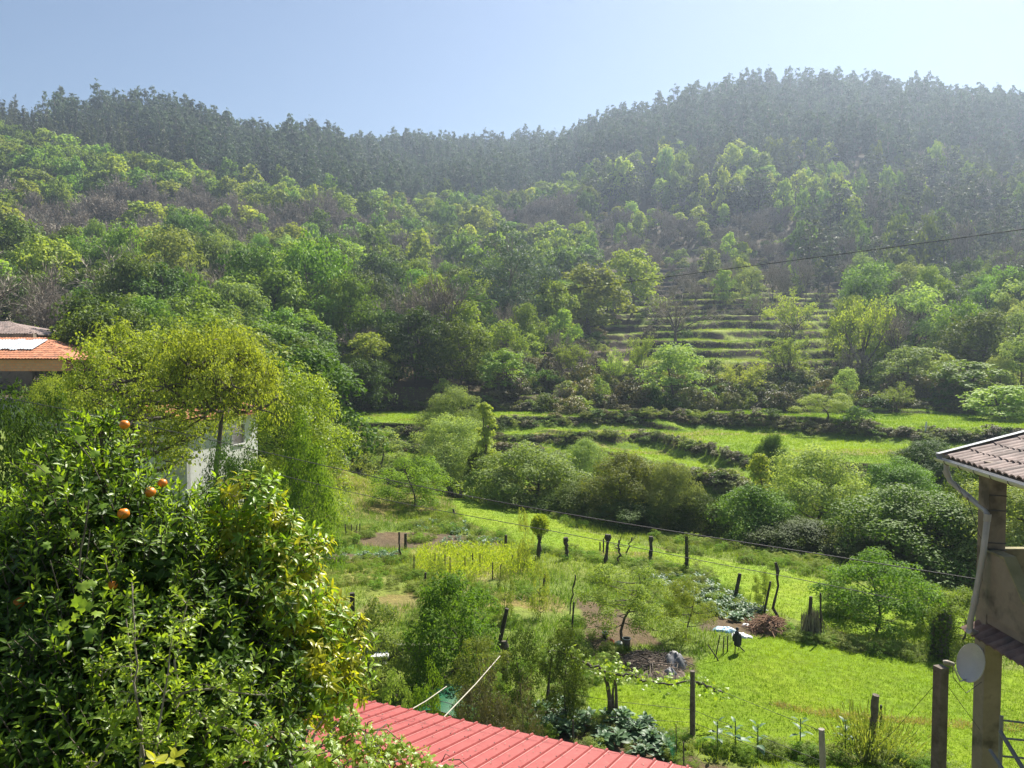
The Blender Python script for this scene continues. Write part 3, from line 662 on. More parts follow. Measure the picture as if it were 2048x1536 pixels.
WOOD = {'oak_tree': 'oak_wood', 'young_tree': 'young_wood', 'bare_tree': 'bare_wood', 'pine_tree': 'pine_wood'}
REST = []
for n, L in byk.items():
    L_in = sum(not c[9] for c in L); lim = {'oak_tree': 250, 'young_tree': 250, 'bare_tree': 240, 'pine_tree': 220}.get(n, 200); lim = min(lim, L_in); tall = np.mean([c[7] for c in L])
    for c in L[:lim]:
        lab = describe(c, tall); g = ' '.join((WOOD.get(n, n) + ' ' + lab.split(', ')[1]).replace('_', ' ').split())
        put_tree(n, c[5], c[0], c[1], c[7], c[8], lab, 'tree', g, z=c[2] - .2)
    if L[lim:]: REST.append((n, L[lim:]))
    cnt[n] = len(L)
# eucalyptus: the nearest 300 one by one, the rest as one wood
EUC.sort(key=lambda e: (e[5], e[1])); EUC = [e for e in EUC if rs.random() < .93]
for x, y, z, h, wh, _ in EUC[:290]:
    u, v = proj(x, y, z); pl = next(b for a, b in PLACE if u < a); sz = 'short ' if h < 17 else 'very tall ' if h > 22 else 'tall '
    lab = f"{sz}grey-green eucalyptus low in the plantation, {pl}"
    put_tree('eucalyptus_tree', 'far_euc', x, y, h, 7.5 * h / 19 * rs.uniform(.8, 1.1), lab, 'tree', 'eucalyptus trees ' + pl, z=z - .2)
print('kinds', cnt, 'euc', len(EUC))

def gn_instances(name, pts, scl, sources, matfill=None):
    me = bpy.data.meshes.new(name); me.vertices.add(len(pts)); me.vertices.foreach_set('co', np.array(pts, np.float32).ravel())
    for n, v, ty in (('scl', np.array(scl), 'FLOAT_VECTOR'), ('rot', np.array([(0, 0, random.random() * 6.28) for _ in pts]), 'FLOAT_VECTOR')):
        a = me.attributes.new(n, ty, 'POINT'); a.data.foreach_set('vector', v.astype(np.float32).ravel())
    a = me.attributes.new('idx', 'INT', 'POINT'); a.data.foreach_set('value', np.random.default_rng(1).integers(0, len(sources), len(pts)).astype(np.int32))
    o = link(bpy.data.objects.new(name, me)); ng = bpy.data.node_groups.new(name, 'GeometryNodeTree')
    ng.interface.new_socket('Geometry', in_out='INPUT', socket_type='NodeSocketGeometry'); ng.interface.new_socket('Geometry', in_out='OUTPUT', socket_type='NodeSocketGeometry')
    gi = ng.nodes.new('NodeGroupInput'); go = ng.nodes.new('NodeGroupOutput'); ip = ng.nodes.new('GeometryNodeInstanceOnPoints'); jo = ng.nodes.new('GeometryNodeJoinGeometry')
    for s in sources:
        oi = ng.nodes.new('GeometryNodeObjectInfo'); oi.inputs[0].default_value = s; oi.inputs['As Instance'].default_value = True; oi.transform_space = 'ORIGINAL'
        ng.links.new(oi.outputs['Geometry'], jo.inputs[0])
    def na(n, ty):
        q = ng.nodes.new('GeometryNodeInputNamedAttribute'); q.data_type = ty; q.inputs[0].default_value = n; return q.outputs[0]
    ng.links.new(gi.outputs[0], ip.inputs['Points']); ng.links.new(jo.outputs[0], ip.inputs['Instance'])
    ip.inputs['Pick Instance'].default_value = True
    ng.links.new(na('idx', 'INT'), ip.inputs['Instance Index']); ng.links.new(na('rot', 'FLOAT_VECTOR'), ip.inputs['Rotation']); ng.links.new(na('scl', 'FLOAT_VECTOR'), ip.inputs['Scale'])
    ng.links.new(ip.outputs[0], go.inputs[0])
    md = o.modifiers.new('scatter', 'NODES'); md.node_group = ng
    return o
def first_with(me): return next((o for o in COL.objects if o.data is me), None)
for n, L in REST:
    ks = sorted({c[5] for c in L})
    for kk in ks:
        sub = [c for c in L if c[5] == kk]; ms = KIND[kk]; two = isinstance(ms[0][2], tuple)
        src = [first_with(m[2][1] if two else m[2]) for m in ms]; src = [q for q in src if q is not None]
        if not src: continue
        o = gn_instances(WOOD.get(n, n.replace('_tree', '_wood')), [(c[0], c[1], c[2] - .2) for c in sub], [(c[8] / ms[0][1], c[8] / ms[0][1], c[7] / ms[0][0]) for c in sub], src)
        setp(o, f"mass of smaller and farther trees ({LOOK[n]}s) filling the hillsides", 'wood', kind='stuff')
far = EUC[290:]
src = [first_with(m[2]) for m in KIND['far_euc'] if any(o.data is m[2] for o in COL.objects)]
o = gn_instances('eucalyptus_forest', [(e[0], e[1], e[2] - .2) for e in far], [(e[3] / 20 * rs.uniform(.85, 1.1),) * 2 + (e[3] / 20,) for e in far], src)
setp(o, 'dense grey-green eucalyptus wood covering the ridges up to the skyline', 'forest', kind='stuff')

# scrub between the trees, on the walls and banks
pts = []; scl = []
def scrub(n, y0, y1, cond, smin, smax, hz=1.):
    xs = rng.uniform(-.95, .95, n); ys2 = y0 + (y1 - y0) * rng.random(n) ** .7; xs = xs * ys2; zz = height(xs, ys2)
    for x, y, z in zip(xs, ys2, zz):
        u, v = proj(x, y, z)
        if u < -400 or u > 2450 or not cond(x, y, u, v): continue
        s = rs.uniform(smin, smax); pts.append((x, y, z - .2 * s)); scl.append((s, s, s * hz * rs.uniform(.7, 1.2)))
scrub(6600, 102, 330, lambda x, y, u, v: not (1060 < u < 1740 and 400 < v < 790 and rs.random() < (.93 if u > 1220 and 570 < v < 750 else .25)), .5, 1.3)
scrub(900, 96, 118, lambda x, y, u, v: u > 1000, .7, 1.5)
scrub(360, 30, 70, lambda x, y, u, v: ys_(x) + 1 < y < ys_(x) + 11, .6, 1.3)
for W_, hh in ((WA, .55), (WB, .4), (WC, .5), (WD, .7)):
    for i in range(700):
        u = rs.uniform(640, 2080); yy = float(smi(np.array([u]), WU, W_)[0]); x = (u - CU) / F * yy; yy += rs.gauss(-.6, .45)
        if rs.random() < .5: continue
        s = rs.uniform(.15, .55) * hh / .5; pts.append((x, yy, hgt(x, yy) - .1)); scl.append((s * 1.4, s, s * .8))
src = [first_with(put.data) if False else c for c in []]
bs = []
for i in (0, 1, 2, 3):
    H0, W0, me = KIND['shrub'][i]
    e = put_tree('shrub', 'shrub', *[(-16, 64), (3, 108), (26, 104), (36, 80)][i], 2.2, 3, ['grey-brown bramble shrub at the left end of the stream hedge', 'olive shrub at the back of the grass terraces near the middle', 'brown shrub on the dark bank above the grass terraces', 'dark green shrub at the right end of the grass terraces'][i], 'shrub', var=i)
    bs.append([c for c in e.children if c.name.startswith('crown')][0])
o = gn_instances('undergrowth', pts, scl, bs); setp(o, 'tangled brambles, bracken and scrub on the banks and between the trees', 'undergrowth', kind='stuff')

# ------------------------------------------------------------------ grass
def grassmesh(name, x, y, per, h, wd, mat, label, lean=.5, z=None):
    n = len(x); z = height(x, y) if z is None else z; P = np.repeat(np.stack([x, y, z], 1), per, 0); m = len(P)
    P[:, :2] += rng.normal(size=(m, 2)) * np.mean(h) * .35; hh = np.repeat(np.broadcast_to(h, (n,)) if np.ndim(h) else np.full(n, h), per) * rng.uniform(.5, 1.3, m)
    D = np.concatenate([rng.normal(size=(m, 2)) * lean, np.ones((m, 1))], 1); D /= np.linalg.norm(D, axis=1)[:, None]
    S_ = rv(m); S_[:, 2] *= .1; S_ /= np.linalg.norm(S_, axis=1)[:, None]; P[:, 2] -= .02
    V = np.stack([P - S_ * wd / 2, P + S_ * wd / 2, P + D * hh[:, None]], 1).reshape(-1, 3)
    mb = MB(); cl = np.clip(fbm(P[:, 0], P[:, 1], 2.5, 77) * 1.3 + fbm(P[:, 0], P[:, 1], 9, 78) * 1.6 + .5 + rng.normal(size=m) * .2, 0, 1)
    mb.add(V, np.arange(m * 3).reshape(-1, 3), 0, cl); o = mb.build(name, M[mat]); return setp(o, label, 'grass', kind='stuff')
def scatter(n, x0, x1, y0, y1, f):
    x = rng.uniform(x0, x1, n); y = rng.uniform(y0, y1, n); k = f(x, y); return x[k], y[k]
x, y = scatter(150000, 0, 34, 11, 34, lambda x, y: inpoly(LAWN, x, y)); grassmesh('lawn_grass', x, y, 3, .09, .02, 'grass', 'bright short lawn grass')
STRIP = plan([(1545, 1408), (1700, 1428), (1880, 1442), (2050, 1450), (2050, 1462), (1880, 1456), (1690, 1442), (1545, 1418)])
x, y = scatter(60000, 4, 20, 13, 26, lambda x, y: inpoly(STRIP, x, y)); grassmesh('dry_grass', x, y, 3, .16, .02, 'straw', 'dry weedy strip running across the lawn', .8)
insoil = lambda x, y: np.any([inpoly(p, x, y) for p in SOILS], 0)
x, y = scatter(90000, -24, 34, 13, 62, lambda x, y: (y < ys_(x) + 1) & ~inpoly(LAWN, x, y) & ~inpoly(FIELD, x, y) & ~insoil(x, y) & (fbm(x, y, 3, 61) > -.2))
grassmesh('garden_grass', x, y, 4, .2 + .25 * np.clip(fbm(x, y, 4, 62) + .4, 0, 1), .028, 'meadow', 'rough tufted garden grass and weeds')
x, y = scatter(120000, -16, 32, 26, 66, lambda x, y: inpoly(FIELD, x, y)); grassmesh('meadow_grass', x, y, 3, .1, .03, 'grass', 'short meadow grass before the stream hedge')
x, y = scatter(110000, -26, 60, 50, 104, lambda x, y: (y > ys_(x) + 12) & (CU + F * x / y > 640) & (fbm(x, y, 5, 63) > -.25)); grassmesh('terrace_grass', x, y, 3, .2, .05, 'grass', 'sunlit grass on the wide terraces')
x, y = scatter(60000, 15, 95, 104, 210, lambda x, y: (CU + F * x / y > 1260) & (CU + F * x / y < 1780) & (fbm(x, y, 9, 64) > -.16)); grassmesh('slope_grass', x, y, 3, .32, .1, 'meadow', 'grass on the narrow hillside terraces')
CROP = plan([(835, 1108), (930, 1100), (1050, 1106), (1075, 1150), (960, 1165), (830, 1150)])
x, y = scatter(9000, -10, 4, 25, 40, lambda x, y: inpoly(CROP, x, y))
def crop():
    n = len(x); P = np.repeat(np.stack([x, y, height(x, y)], 1), 9, 0); m = len(P); P[:, :2] += rng.normal(size=(m, 2)) * .05; P[:, 2] += rng.random(m) * .55
    mb = MB(); D = rv(m); D[:, 2] = abs(D[:, 2]) + .6; mb.leaves(P, D, rv(m), .13, .035, .1); o = mb.build('flowering_crop', M['bamboo']); setp(o, 'tall yellow-green crop standing in the garden behind dry stakes', 'crop', kind='stuff')
crop()

# ------------------------------------------------------------------ foreground: orange tree, yellow-leaved tree, vine and young shrub
def lobed(mb, P, N, size, m=0, r=None):                  # grape leaf: five-lobed cupped fan
    n = len(P); N = N / np.linalg.norm(N, axis=1)[:, None]; A = np.cross(N, rv(n)); A /= np.linalg.norm(A, axis=1)[:, None]; B = np.cross(N, A)
    th = np.arange(15) / 15 * 2 * math.pi + math.pi; rad = np.array([.28, .8, .62, .95, .6, .86, .62, 1.08, .62, .86, .6, .95, .62, .8, .5])
    size = np.broadcast_to(size, (n,))[:, None, None] * .55
    ring = P[:, None] + size * rad[None, :, None] * (A[:, None] * np.cos(th)[None, :, None] + B[:, None] * np.sin(th)[None, :, None]) - N[:, None] * size * (rad[None, :, None] ** 2) * .28 * (1 + .5 * np.sin(th * 3)[None, :, None])
    V = np.concatenate([P[:, None], ring], 1).reshape(-1, 3); b = np.arange(n)[:, None] * 16
    Fs = [b + np.array([[0, 1 + i, 1 + (i + 1) % 15]]) for i in range(15)]
    r = rng.random(n) if r is None else r
    mb.add(V, np.concatenate(Fs), m, np.tile(r, 15))
def shoots(mb, C, Dr, nl, L, Wd, ln, m, droop=.0, spread=.9, stem=None, curl=.25, r=None):
    ns = len(C); Dr = Dr / np.linalg.norm(Dr, axis=1)[:, None]; A = np.cross(Dr, rv(ns)); A /= np.linalg.norm(A, axis=1)[:, None]; B = np.cross(Dr, A)
    P = []; D = []; Nn = []; LL = []; ph = rng.random(ns) * 6.28
    for j in range(nl):
        t = (j + .5) / nl; an = (ph + j * 2.4)[:, None]; rad = A * np.cos(an) + B * np.sin(an)
        P.append(C + Dr * ln * t); d = Dr * (.25 + .75 * t) + rad * spread * (1.15 - .5 * t) + rng.normal(size=(ns, 3)) * .15; d[:, 2] -= droop
        D.append(d); Nn.append(Dr + rng.normal(size=(ns, 3)) * .3); LL.append(L * (1.1 - .45 * t) * rng.uniform(.75, 1.2, ns))
    LL = np.concatenate(LL); rr = np.tile(rng.random(ns), nl) * .5 + rng.random(ns * nl) * .5 if r is None else r
    mb.bigleaves(np.concatenate(P), np.concatenate(D), np.concatenate(Nn), LL, LL * Wd, curl, m, rr)
    if stem is not None:
        mbS, ms = stem
        for c, d in zip(C, Dr): mbS.tube(np.array([c - d * ln * .6, c + d * ln * .4, c + d * ln]), [.005, .004, .002], 3, ms, cap=False)
def blobpts(blobs, dens, inner=0.):
    C = []; D = []
    for (u, v, y, r) in blobs:
        c = np.array(at(u, v, y)); n = int(dens * r * r * 12); d = rv(n)
        d = d[d[:, 1] < .65]; n = len(d); rad = r * (rng.uniform(.72, 1.12, n) if not inner else rng.uniform(.1, inner, n))
        C.append(c + d * rad[:, None] * [1, 1, .9]); D.append(d + [0, 0, .75] + rng.normal(size=(n, 3)) * .25)
    return np.concatenate(C), np.concatenate(D)
CB = [(195, 905, 5.7, .2), (130, 965, 5.6, .26), (250, 985, 5.6, .27), (330, 1065, 5.6, .28), (200, 1040, 5.4, .42), (60, 1130, 5.6, .42), (20, 1060, 6.0, .3),
      (130, 1180, 5.2, .5), (300, 1160, 5.2, .5), (415, 1180, 5.6, .3), (440, 1240, 5.2, .45), (30, 1300, 5.0, .5), (200, 1320, 4.8, .5), (370, 1340, 4.9, .48), (500, 1180, 5.9, .36),
      (540, 1290, 5.8, .36), (500, 1380, 5.2, .4), (60, 1450, 4.5, .5), (240, 1480, 4.5, .5), (420, 1480, 4.7, .42), 
      (-60, 1200, 5.2, .5), (-60, 1420, 4.6, .5), (100, 1560, 4.3, .45), (330, 1580, 4.4, .42), (200, 862, 5.7, .12), (372, 1010, 5.7, .1), (500, 1500, 4.9, .24)]
e = empty('orange_tree', (-2.9, 5.6, hgt(-2.9, 5.6)), 'big dark glossy orange tree filling the lower left corner', 'tree')
def kid(mb, name, mats, par, smooth=True, label=None):   # mesh built in world coordinates, parented to a thing
    o = mb.build(name, mats, par, smooth); o.matrix_parent_inverse = Matrix.Translation(-Vector(par.location)); 
    if label: o['label'] = label
    return o
cr = MB(); C, D = blobpts(CB, 88); k = rng.random(len(C)) < .3; k |= (rng.random(len(C)) < .45) & (C[:, 2] > -1.6)
sm = MB()
shoots(cr, C[~k], D[~k], 9, .080, .36, .14, 0, .08, 1.0, (sm, 0))
shoots(cr, C[k], D[k] + [0, 0, .5], 8, .085, .30, .13, 1, 0, .75, (sm, 0), .15)
Ci, Di = blobpts([b for b in CB if b[3] > .3], 38, .75); shoots(cr, Ci, Di, 8, .11, .38, .18, 0, .2)
kid(cr, 'crown', [M['citrus'], M['citrusnew']], e)
tb = MB(); base = np.array(e.location); top = np.array(at(240, 1300, 5.4))
tb.tube(np.array([base + [0, 0, -.2], base + [.05, 0, 1.0], top + [0, 0, -.3]]), [.13, .1, .08], 8)
for b in CB[::1]:
    c = np.array(at(b[0], b[1], b[2])); t = np.linspace(0, 1, 6)[:, None]; q = (top + c) / 2 + [0, 0, -.15] + rng.normal(size=3) * .1
    tb.tube(top * (1 - t) ** 2 + 2 * q * t * (1 - t) + c * t * t, np.linspace(.04, .008, 6), 5, cap=False)
kid(tb, 'trunk', M['bark'], e); kid(sm, 'twigs', M['bark'], e)
def orangemat():
    m, t, p = nm('orange_peel'); n = noise(t, 60, 3); t.links.new(mixc(t, n, (.62, .16, .008), (.78, .26, .015)), p.inputs['Base Color']); p.inputs['Roughness'].default_value = .38
    b = N_(t, 'ShaderNodeBump'); b.inputs['Strength'].default_value = .35; b.inputs['Distance'].default_value = .003; t.links.new(noise(t, 300, 2), b.inputs['Height']); t.links.new(b.outputs[0], p.inputs['Normal']); return m
om = orangemat()
def ball(c, r, sq=.93, nu=20, nv=12, lump=.02):
    th = np.linspace(0, 2 * math.pi, nu + 1); ph = np.linspace(-math.pi / 2, math.pi / 2, nv + 1); TH, PH = np.meshgrid(th, ph, indexing='ij')
    rr = r * (1 + lump * np.sin(TH * 9) * np.cos(PH)); rr = rr * (1 - .12 * np.exp(-((PH - math.pi / 2) / .25) ** 2))
    return np.stack([c[0] + rr * np.cos(PH) * np.cos(TH), c[1] + rr * np.cos(PH) * np.sin(TH), c[2] + rr * np.sin(PH) * sq], -1)
for u, v, y, r, sz in [(249, 849, 5.42, .034, 0), (247, 1027, 5.05, .038, 0), (300, 984, 5.3, .038, 0), (325, 966, 5.42, .032, 0), (225, 1170, 4.75, .03, 0), (36, 1206, 4.8, .038, 0)]:
    mb = MB(); mb.grid(ball(at(u, v, y), r)); kid(mb, 'orange', om, e)

YB = [(500, 1000, 5.5, .16), (520, 1060, 5.5, .2), (470, 1075, 5.4, .12), (560, 1080, 5.5, .18), (600, 1115, 5.5, .17), (540, 1130, 5.4, .2), (640, 1250, 5.7, .2), (690, 1270, 5.8, .14), (660, 1310, 5.7, .2), (600, 1300, 5.4, .2),
      (690, 1360, 5.7, .16), (640, 1370, 5.4, .2), (560, 1200, 5.3, .22), (615, 1180, 5.5, .15), (430, 1010, 5.5, .1), (660, 1200, 5.9, .1)]
e = empty('loquat_tree', (-1.7, 6.0, hgt(-1.7, 6.0)), 'yellow-leaved young tree with drooping leaf rosettes right of the oranges', 'tree')
cr = MB(); sm = MB(); C, D = blobpts(YB, 120); k = rng.random(len(C)) < .42
shoots(cr, C[k], D[k], 9, .09, .32, .09, 0, .45, 1.0, (sm, 0), .4); shoots(cr, C[~k], D[~k], 9, .09, .34, .11, 1, .3, 1.0, (sm, 0), .35)
kid(cr, 'crown', [M['yellow'], M['citrusnew']], e); tb = MB(); base = np.array(e.location)
top = np.array(at(560, 1380, 5.9)); tb.tube(np.array([base + [0, 0, -.2], (base + top) / 2 + [.05, 0, 0], top]), [.09, .07, .05], 7)
for b in YB:
    c = np.array(at(*b[:3])); q = (top + c) / 2 + [.05, 0, -.1]; t = np.linspace(0, 1, 5)[:, None]; tb.tube(top * (1 - t) ** 2 + 2 * q * t * (1 - t) + c * t * t, np.linspace(.03, .008, 5), 5, cap=False)
kid(tb, 'trunk', M['bark'], e); kid(sm, 'twigs', M['bark'], e)

# young shrub of pale small leaves on thin upright stems
e = empty('privet_shrub', (-1.1, 3.7, hgt(-1.1, 3.7)), 'thin-stemmed shrub with small pale leaves in front of the orange tree', 'shrub')
cr = MB(); sm = MB(); base = np.array(e.location)
STEMS = [((285, 1560), (270, 1330), (262, 1165)), ((292, 1560), (262, 1340), (250, 1240)), ((345, 1420), (352, 1310), (372, 1200)), ((205, 1560), (210, 1450), (200, 1310)), ((300, 1540), (330, 1400), (350, 1240)),
         ((380, 1415), (455, 1460), (535, 1505)), ((330, 1400), (430, 1360), (540, 1400)), ((360, 1560), (400, 1480), (450, 1420)), ((150, 1580), (240, 1480), (250, 1400)), ((300, 1560), (360, 1490), (390, 1400)), ((420, 1560), (500, 1490), (560, 1460)), ((230, 1560), (225, 1480), (235, 1420))]
for i, st in enumerate(STEMS):
    P = np.array([at(u, v, 4.0 + .1 * (i % 4)) for u, v in st]); t = np.linspace(0, 1, 12)[:, None]; P = P[0] * (1 - t) ** 2 + 2 * P[1] * t * (1 - t) + P[2] * t * t; P += rng.normal(size=P.shape) * .008
    sm.tube(P, np.linspace(.008, .003, 12), 5, cap=False)
    n = 15; tt = rng.random(n) ** .8; ii = (tt * 10.9).astype(int); C = P[ii]; D = rv(n); D[:, 2] = abs(D[:, 2]); L = rng.uniform(.05, .16, n)
    for c, d, l in zip(C, D, L): sm.tube(np.array([c, c + d * l * .5 + [0, 0, .01], c + d * l]), [.003, .0025, .0015], 3, cap=False)
    shoots(cr, C + D * L[:, None] * .7, D + [0, 0, .5], 9, .042, .5, .08, 0, 0, .9); shoots(cr, C, D, 5, .045, .5, .07, 0)
kid(cr, 'leaves', M['vine'], e); kid(sm, 'stems', M['palebark'], e)

# grape vine: hanging tendril with broad leaves, and the mass creeping over the red roof
e = empty('grape_vine', (-1.35, 5.0, hgt(-1.35, 5.0)), 'grape vine with broad lobed leaves hanging from the orange tree', 'vine')
cr = MB(); sm = MB()
P = np.array([at(u, v, 4.4) for u, v in ((178, 1000), (170, 1060), (161, 1100), (158, 1150))]); sm.tube(P, [.004, .005, .005, .004], 5)
LV = [(165, 1170, .07), (185, 1165, .05), (155, 1205, .07), (170, 1215, .075), (125, 1255, .08), (180, 1270, .08), (150, 1235, .05), (195, 1225, .06), (110, 1265, .05), (83, 940, .085), (160, 875, .075), (190, 905, .06), (115, 960, .06), (150, 1070, .05), (130, 1040, .05), (205, 1010, .05), (240, 900, .05), (95, 1090, .05), (155, 860, .05), (60, 950, .04)]
P = np.array([at(u, v, 4.35 if v > 1000 else 5.0) for u, v, s_ in LV]); lobed(cr, P, np.array([[.25, -.8, .6]]) + rng.normal(size=(len(P), 3)) * .35, np.array([l[2] for l in LV]) * 1.25)
for a, b in (((50, 925), (90, 945)), ((100, 1120), (125, 1250)), ((158, 1150), (170, 1215)), ((150, 880), (200, 960)), ((180, 1060), (160, 1160))):
    sm.tube(np.array([at(*a, 4.6), at((a[0] + b[0]) / 2 + 5, (a[1] + b[1]) / 2 - 4, 4.6), at(*b, 4.6)]), .003, 4)
kid(cr, 'leaves', M['vine'], e); kid(sm, 'tendrils', M['bark'], e)
e = empty('roof_vine', (-2.4, 8.6, hgt(-2.4, 9.4)), 'bright green vine creeping over the left end of the red roof', 'vine')
cr = MB(); sm = MB()
VB = [(590, 1330, 8.0, .22), (640, 1400, 8.6, .26), (600, 1400, 8.0, .2), (680, 1440, 8.9, .2), (700, 1480, 8.9, .24), (760, 1490, 9.2, .2), (800, 1520, 9.1, .2), (850, 1530, 9.2, .14), (730, 1540, 8.6, .26), (640, 1520, 8.0, .22), (560, 1520, 7.2, .26), (620, 1350, 8.0, .2),
      (560, 1400, 7.4, .2), (540, 1560, 7.0, .3), (890, 1545, 9.2, .1), (680, 1370, 8.8, .12), (590, 1460, 7.6, .12)]
for (u, v, y, r) in VB:
    c = np.array(at(u, v, y)); n = int(r * r * 2600); d = rv(n); P = c + d * r * rng.uniform(.5, 1.15, n)[:, None] * [1.15, 1, .8]
    lobed(cr, P, d * .5 + [.1, -.4, .8] + rng.normal(size=(n, 3)) * .4, rng.uniform(.05, .11, n))
    n = int(r * r * 500); d = rv(n); shoots(cr, c + d * r * .9, d + [0, 0, .5], 6, .06, .45, .1, 0)
for i in range(120):
    b = VB[random.randrange(len(VB))]; c = np.array(at(b[0], b[1], b[2])); d = rv(1)[0] * [1, 1, .5]; L = random.uniform(.2, .5)
    q = c + rng.normal(size=3) * .12; sm.tube(np.array([q, q + d * L * .5 + [0, 0, .04], q + d * L - [0, 0, .06]]), [.008, .007, .004], 4, cap=False)
c0 = np.array(at(560, 1560, 7.4)); 
for b in VB: c = np.array(at(*b[:3])); sm.tube(np.array([np.array(e.location) * .3 + c0 * .7, (c + c0) / 2 - [0, 0, .1], c]), [.03, .018, .008], 5, cap=False)
kid(cr, 'leaves', M['vine'], e); kid(sm, 'stems', M['bark'], e)
# sprig at the bottom edge, close to the lens
e = empty('sprig', at(310, 1560, 2.2), 'pale yellowish sprig with large leaves at the bottom edge', 'plant'); cr = MB()
shoots(cr, np.array([at(310, 1536, 2.2), at(345, 1530, 2.3)]), np.array([[0., 0, 1], [.3, 0, 1]]), 7, .05, .5, .03, 0, .1, 1.2); cr.tube(np.array([at(300, 1700, 2.2), at(310, 1540, 2.2)]), .004, 4, 0); kid(cr, 'leaves', M['yellow'], e)

# ------------------------------------------------------------------ red metal roof of the shed
def paint(name, c, c2, rough=.45, metal=.0, sc=3, wear=None):
    m, t, p = nm(name); cc = mixc(t, ramp01(t, noise(t, sc, 6, rough=.7), .3, .75), c, c2)
    if wear: cc = mixc(t, ramp01(t, noise(t, sc * 4, 6, rough=.8), .58, .7), cc, wear)
    t.links.new(cc, p.inputs['Base Color']); p.inputs['Roughness'].default_value = rough; p.inputs['Metallic'].default_value = metal
    b = N_(t, 'ShaderNodeBump'); b.inputs['Strength'].default_value = .15; b.inputs['Distance'].default_value = .01; t.links.new(noise(t, sc * 6, 4), b.inputs['Height']); t.links.new(b.outputs[0], p.inputs['Normal']); return m
red = paint('red_paint', (.245, .036, .032), (.31, .062, .055), .65, wear=(.38, .13, .10)); edge = paint('lit_rib_and_trim', (.44, .18, .165), (.55, .27, .25), .5)  # paler red: sunlit rib flanks put into the colour, also the edge trim
A = Vector((-3.05, 14.35, -6.55)); B = Vector((2.4, 12.05, -6.55)); du = (B - A).normalized(); dv = Vector((du.y, -du.x, 0)); 
if dv.y > 0: dv = -dv
up_ = (dv + Vector((0, 0, .25))).normalized(); nn = du.cross(up_).normalized()
if nn.z < 0: nn = -nn
e = empty('shed', (A.x, A.y, hgt(A.x, A.y)), 'small shed under a ribbed red sheet metal roof at the bottom of the picture', 'shed')
W_ = 7.3; pitch = .262; prof = [(0, 0), (.012, .032), (.036, .032), (.048, 0)]; s_ = []; i = 0
while i * pitch < W_:
    for a, h in prof: s_.append((i * pitch + a, h))
    i += 1
LR = 5.2; P = np.zeros((len(s_), 3, 3))
for a, (q, h) in enumerate(s_):
    for b, t in enumerate((0, LR / 2, LR)): P[a, b] = A + du * q + up_ * t + nn * h
mb = MB(); mb.grid(P[:, ::-1]); P2 = P - np.array(nn) * .03; P2[:, :] -= 0
lo = np.array([[A + du * q + up_ * t - nn * .05 for t in (0, LR)] for q in (0, W_)]); mb.grid(lo)
mb.build('roof', red, e, loc=None); r = e.children[0]; r.matrix_parent_inverse = Matrix.Translation(-Vector(e.location))
mb = MB(); mb.grid(np.array([[A + du * q + up_ * -.012 + nn * h for h in (-.05, .004)] for q in (0, W_)])); mb.grid(np.array([[A - du * .01 + up_ * t + nn * h for h in (-.06, .035)] for t in (0, LR)])); kid(mb, 'edge_trim', edge, e, False)
mb = MB()                                                # pale strips painting the sunlit flank of each rib; then the screws
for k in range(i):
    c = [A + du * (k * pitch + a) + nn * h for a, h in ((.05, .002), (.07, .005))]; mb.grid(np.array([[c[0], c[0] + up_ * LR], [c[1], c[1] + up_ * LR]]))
kid(mb, 'lit_flank', edge, e, False)
mb = MB()
for k in range(i):
    for t in np.arange(.15, LR, .9):
        c = A + du * (k * pitch + .024) + up_ * t + nn * .036; mb.box(c, (.016, .016, .012))
kid(mb, 'screws', M['wire'], e, False)
mb = MB(); n = 420; q = rng.random(n) * W_; t_ = rng.random(n) ** 1.3 * LR; Pn = np.array([A + du * a + up_ * b + nn * .012 for a, b in zip(q, t_)]); mb.leaves(Pn, np.cross(rv(n), np.array(nn)), np.tile(np.array(nn), (n, 1)) + rng.normal(size=(n, 3)) * .25, rng.uniform(.02, .06, n), rng.uniform(.012, .03, n), .3); setp(kid(mb, 'fallen_leaves', M['twig'], e, False), kind='stuff')
mb = MB(); c0 = A + du * .15 + up_ * .25; c1 = A + du * (W_ - .2) + up_ * .25
for p, q in ((c0, c1), (c0, c0 + up_ * (LR - .5)), (c1, c1 + up_ * (LR - .5))):
    g = [hgt(p.x, p.y) - .3, hgt(q.x, q.y) - .3]; mb.grid(np.array([[(p.x, p.y, g[0]), (p.x, p.y, p.z - .09)], [(q.x, q.y, g[1]), (q.x, q.y, q.z - .09)]]))
kid(mb, 'wall', M['concrete'], e, False)

# ------------------------------------------------------------------ roof tiles
def tiles(mb, O, a, b, nrm, La, Lb, pa=.21, pb=.38, h=.035, m=0, sa=6):   # a along the eave, b up the slope
    na = int(La / pa); nb = max(1, int(round(Lb / pb))); pb = Lb / nb
    x = np.linspace(0, na * pa, na * sa + 1); prof = h * (.15 + .85 * np.abs(np.cos(np.pi * x / pa)) ** .8 * 1.0) * (1 + .15 * np.sin(x * 7.3))
    for j in range(nb):
        dz = rng.normal(size=len(x)) * h * .05 + .006 * np.sin(x * 3 + j)
        rows = np.array([O + np.outer(x, a) + b * (j * pb - .02) + np.outer(prof + h * .45 + dz, nrm), O + np.outer(x, a) + b * ((j + 1) * pb + .02) + np.outer(prof + dz, nrm)])
        low = rows[0] - np.outer(np.full(len(x), h * .5), nrm)
        mb.grid(np.array([low, rows[0]]), m); q = mb.n; mb.grid(rows, m)
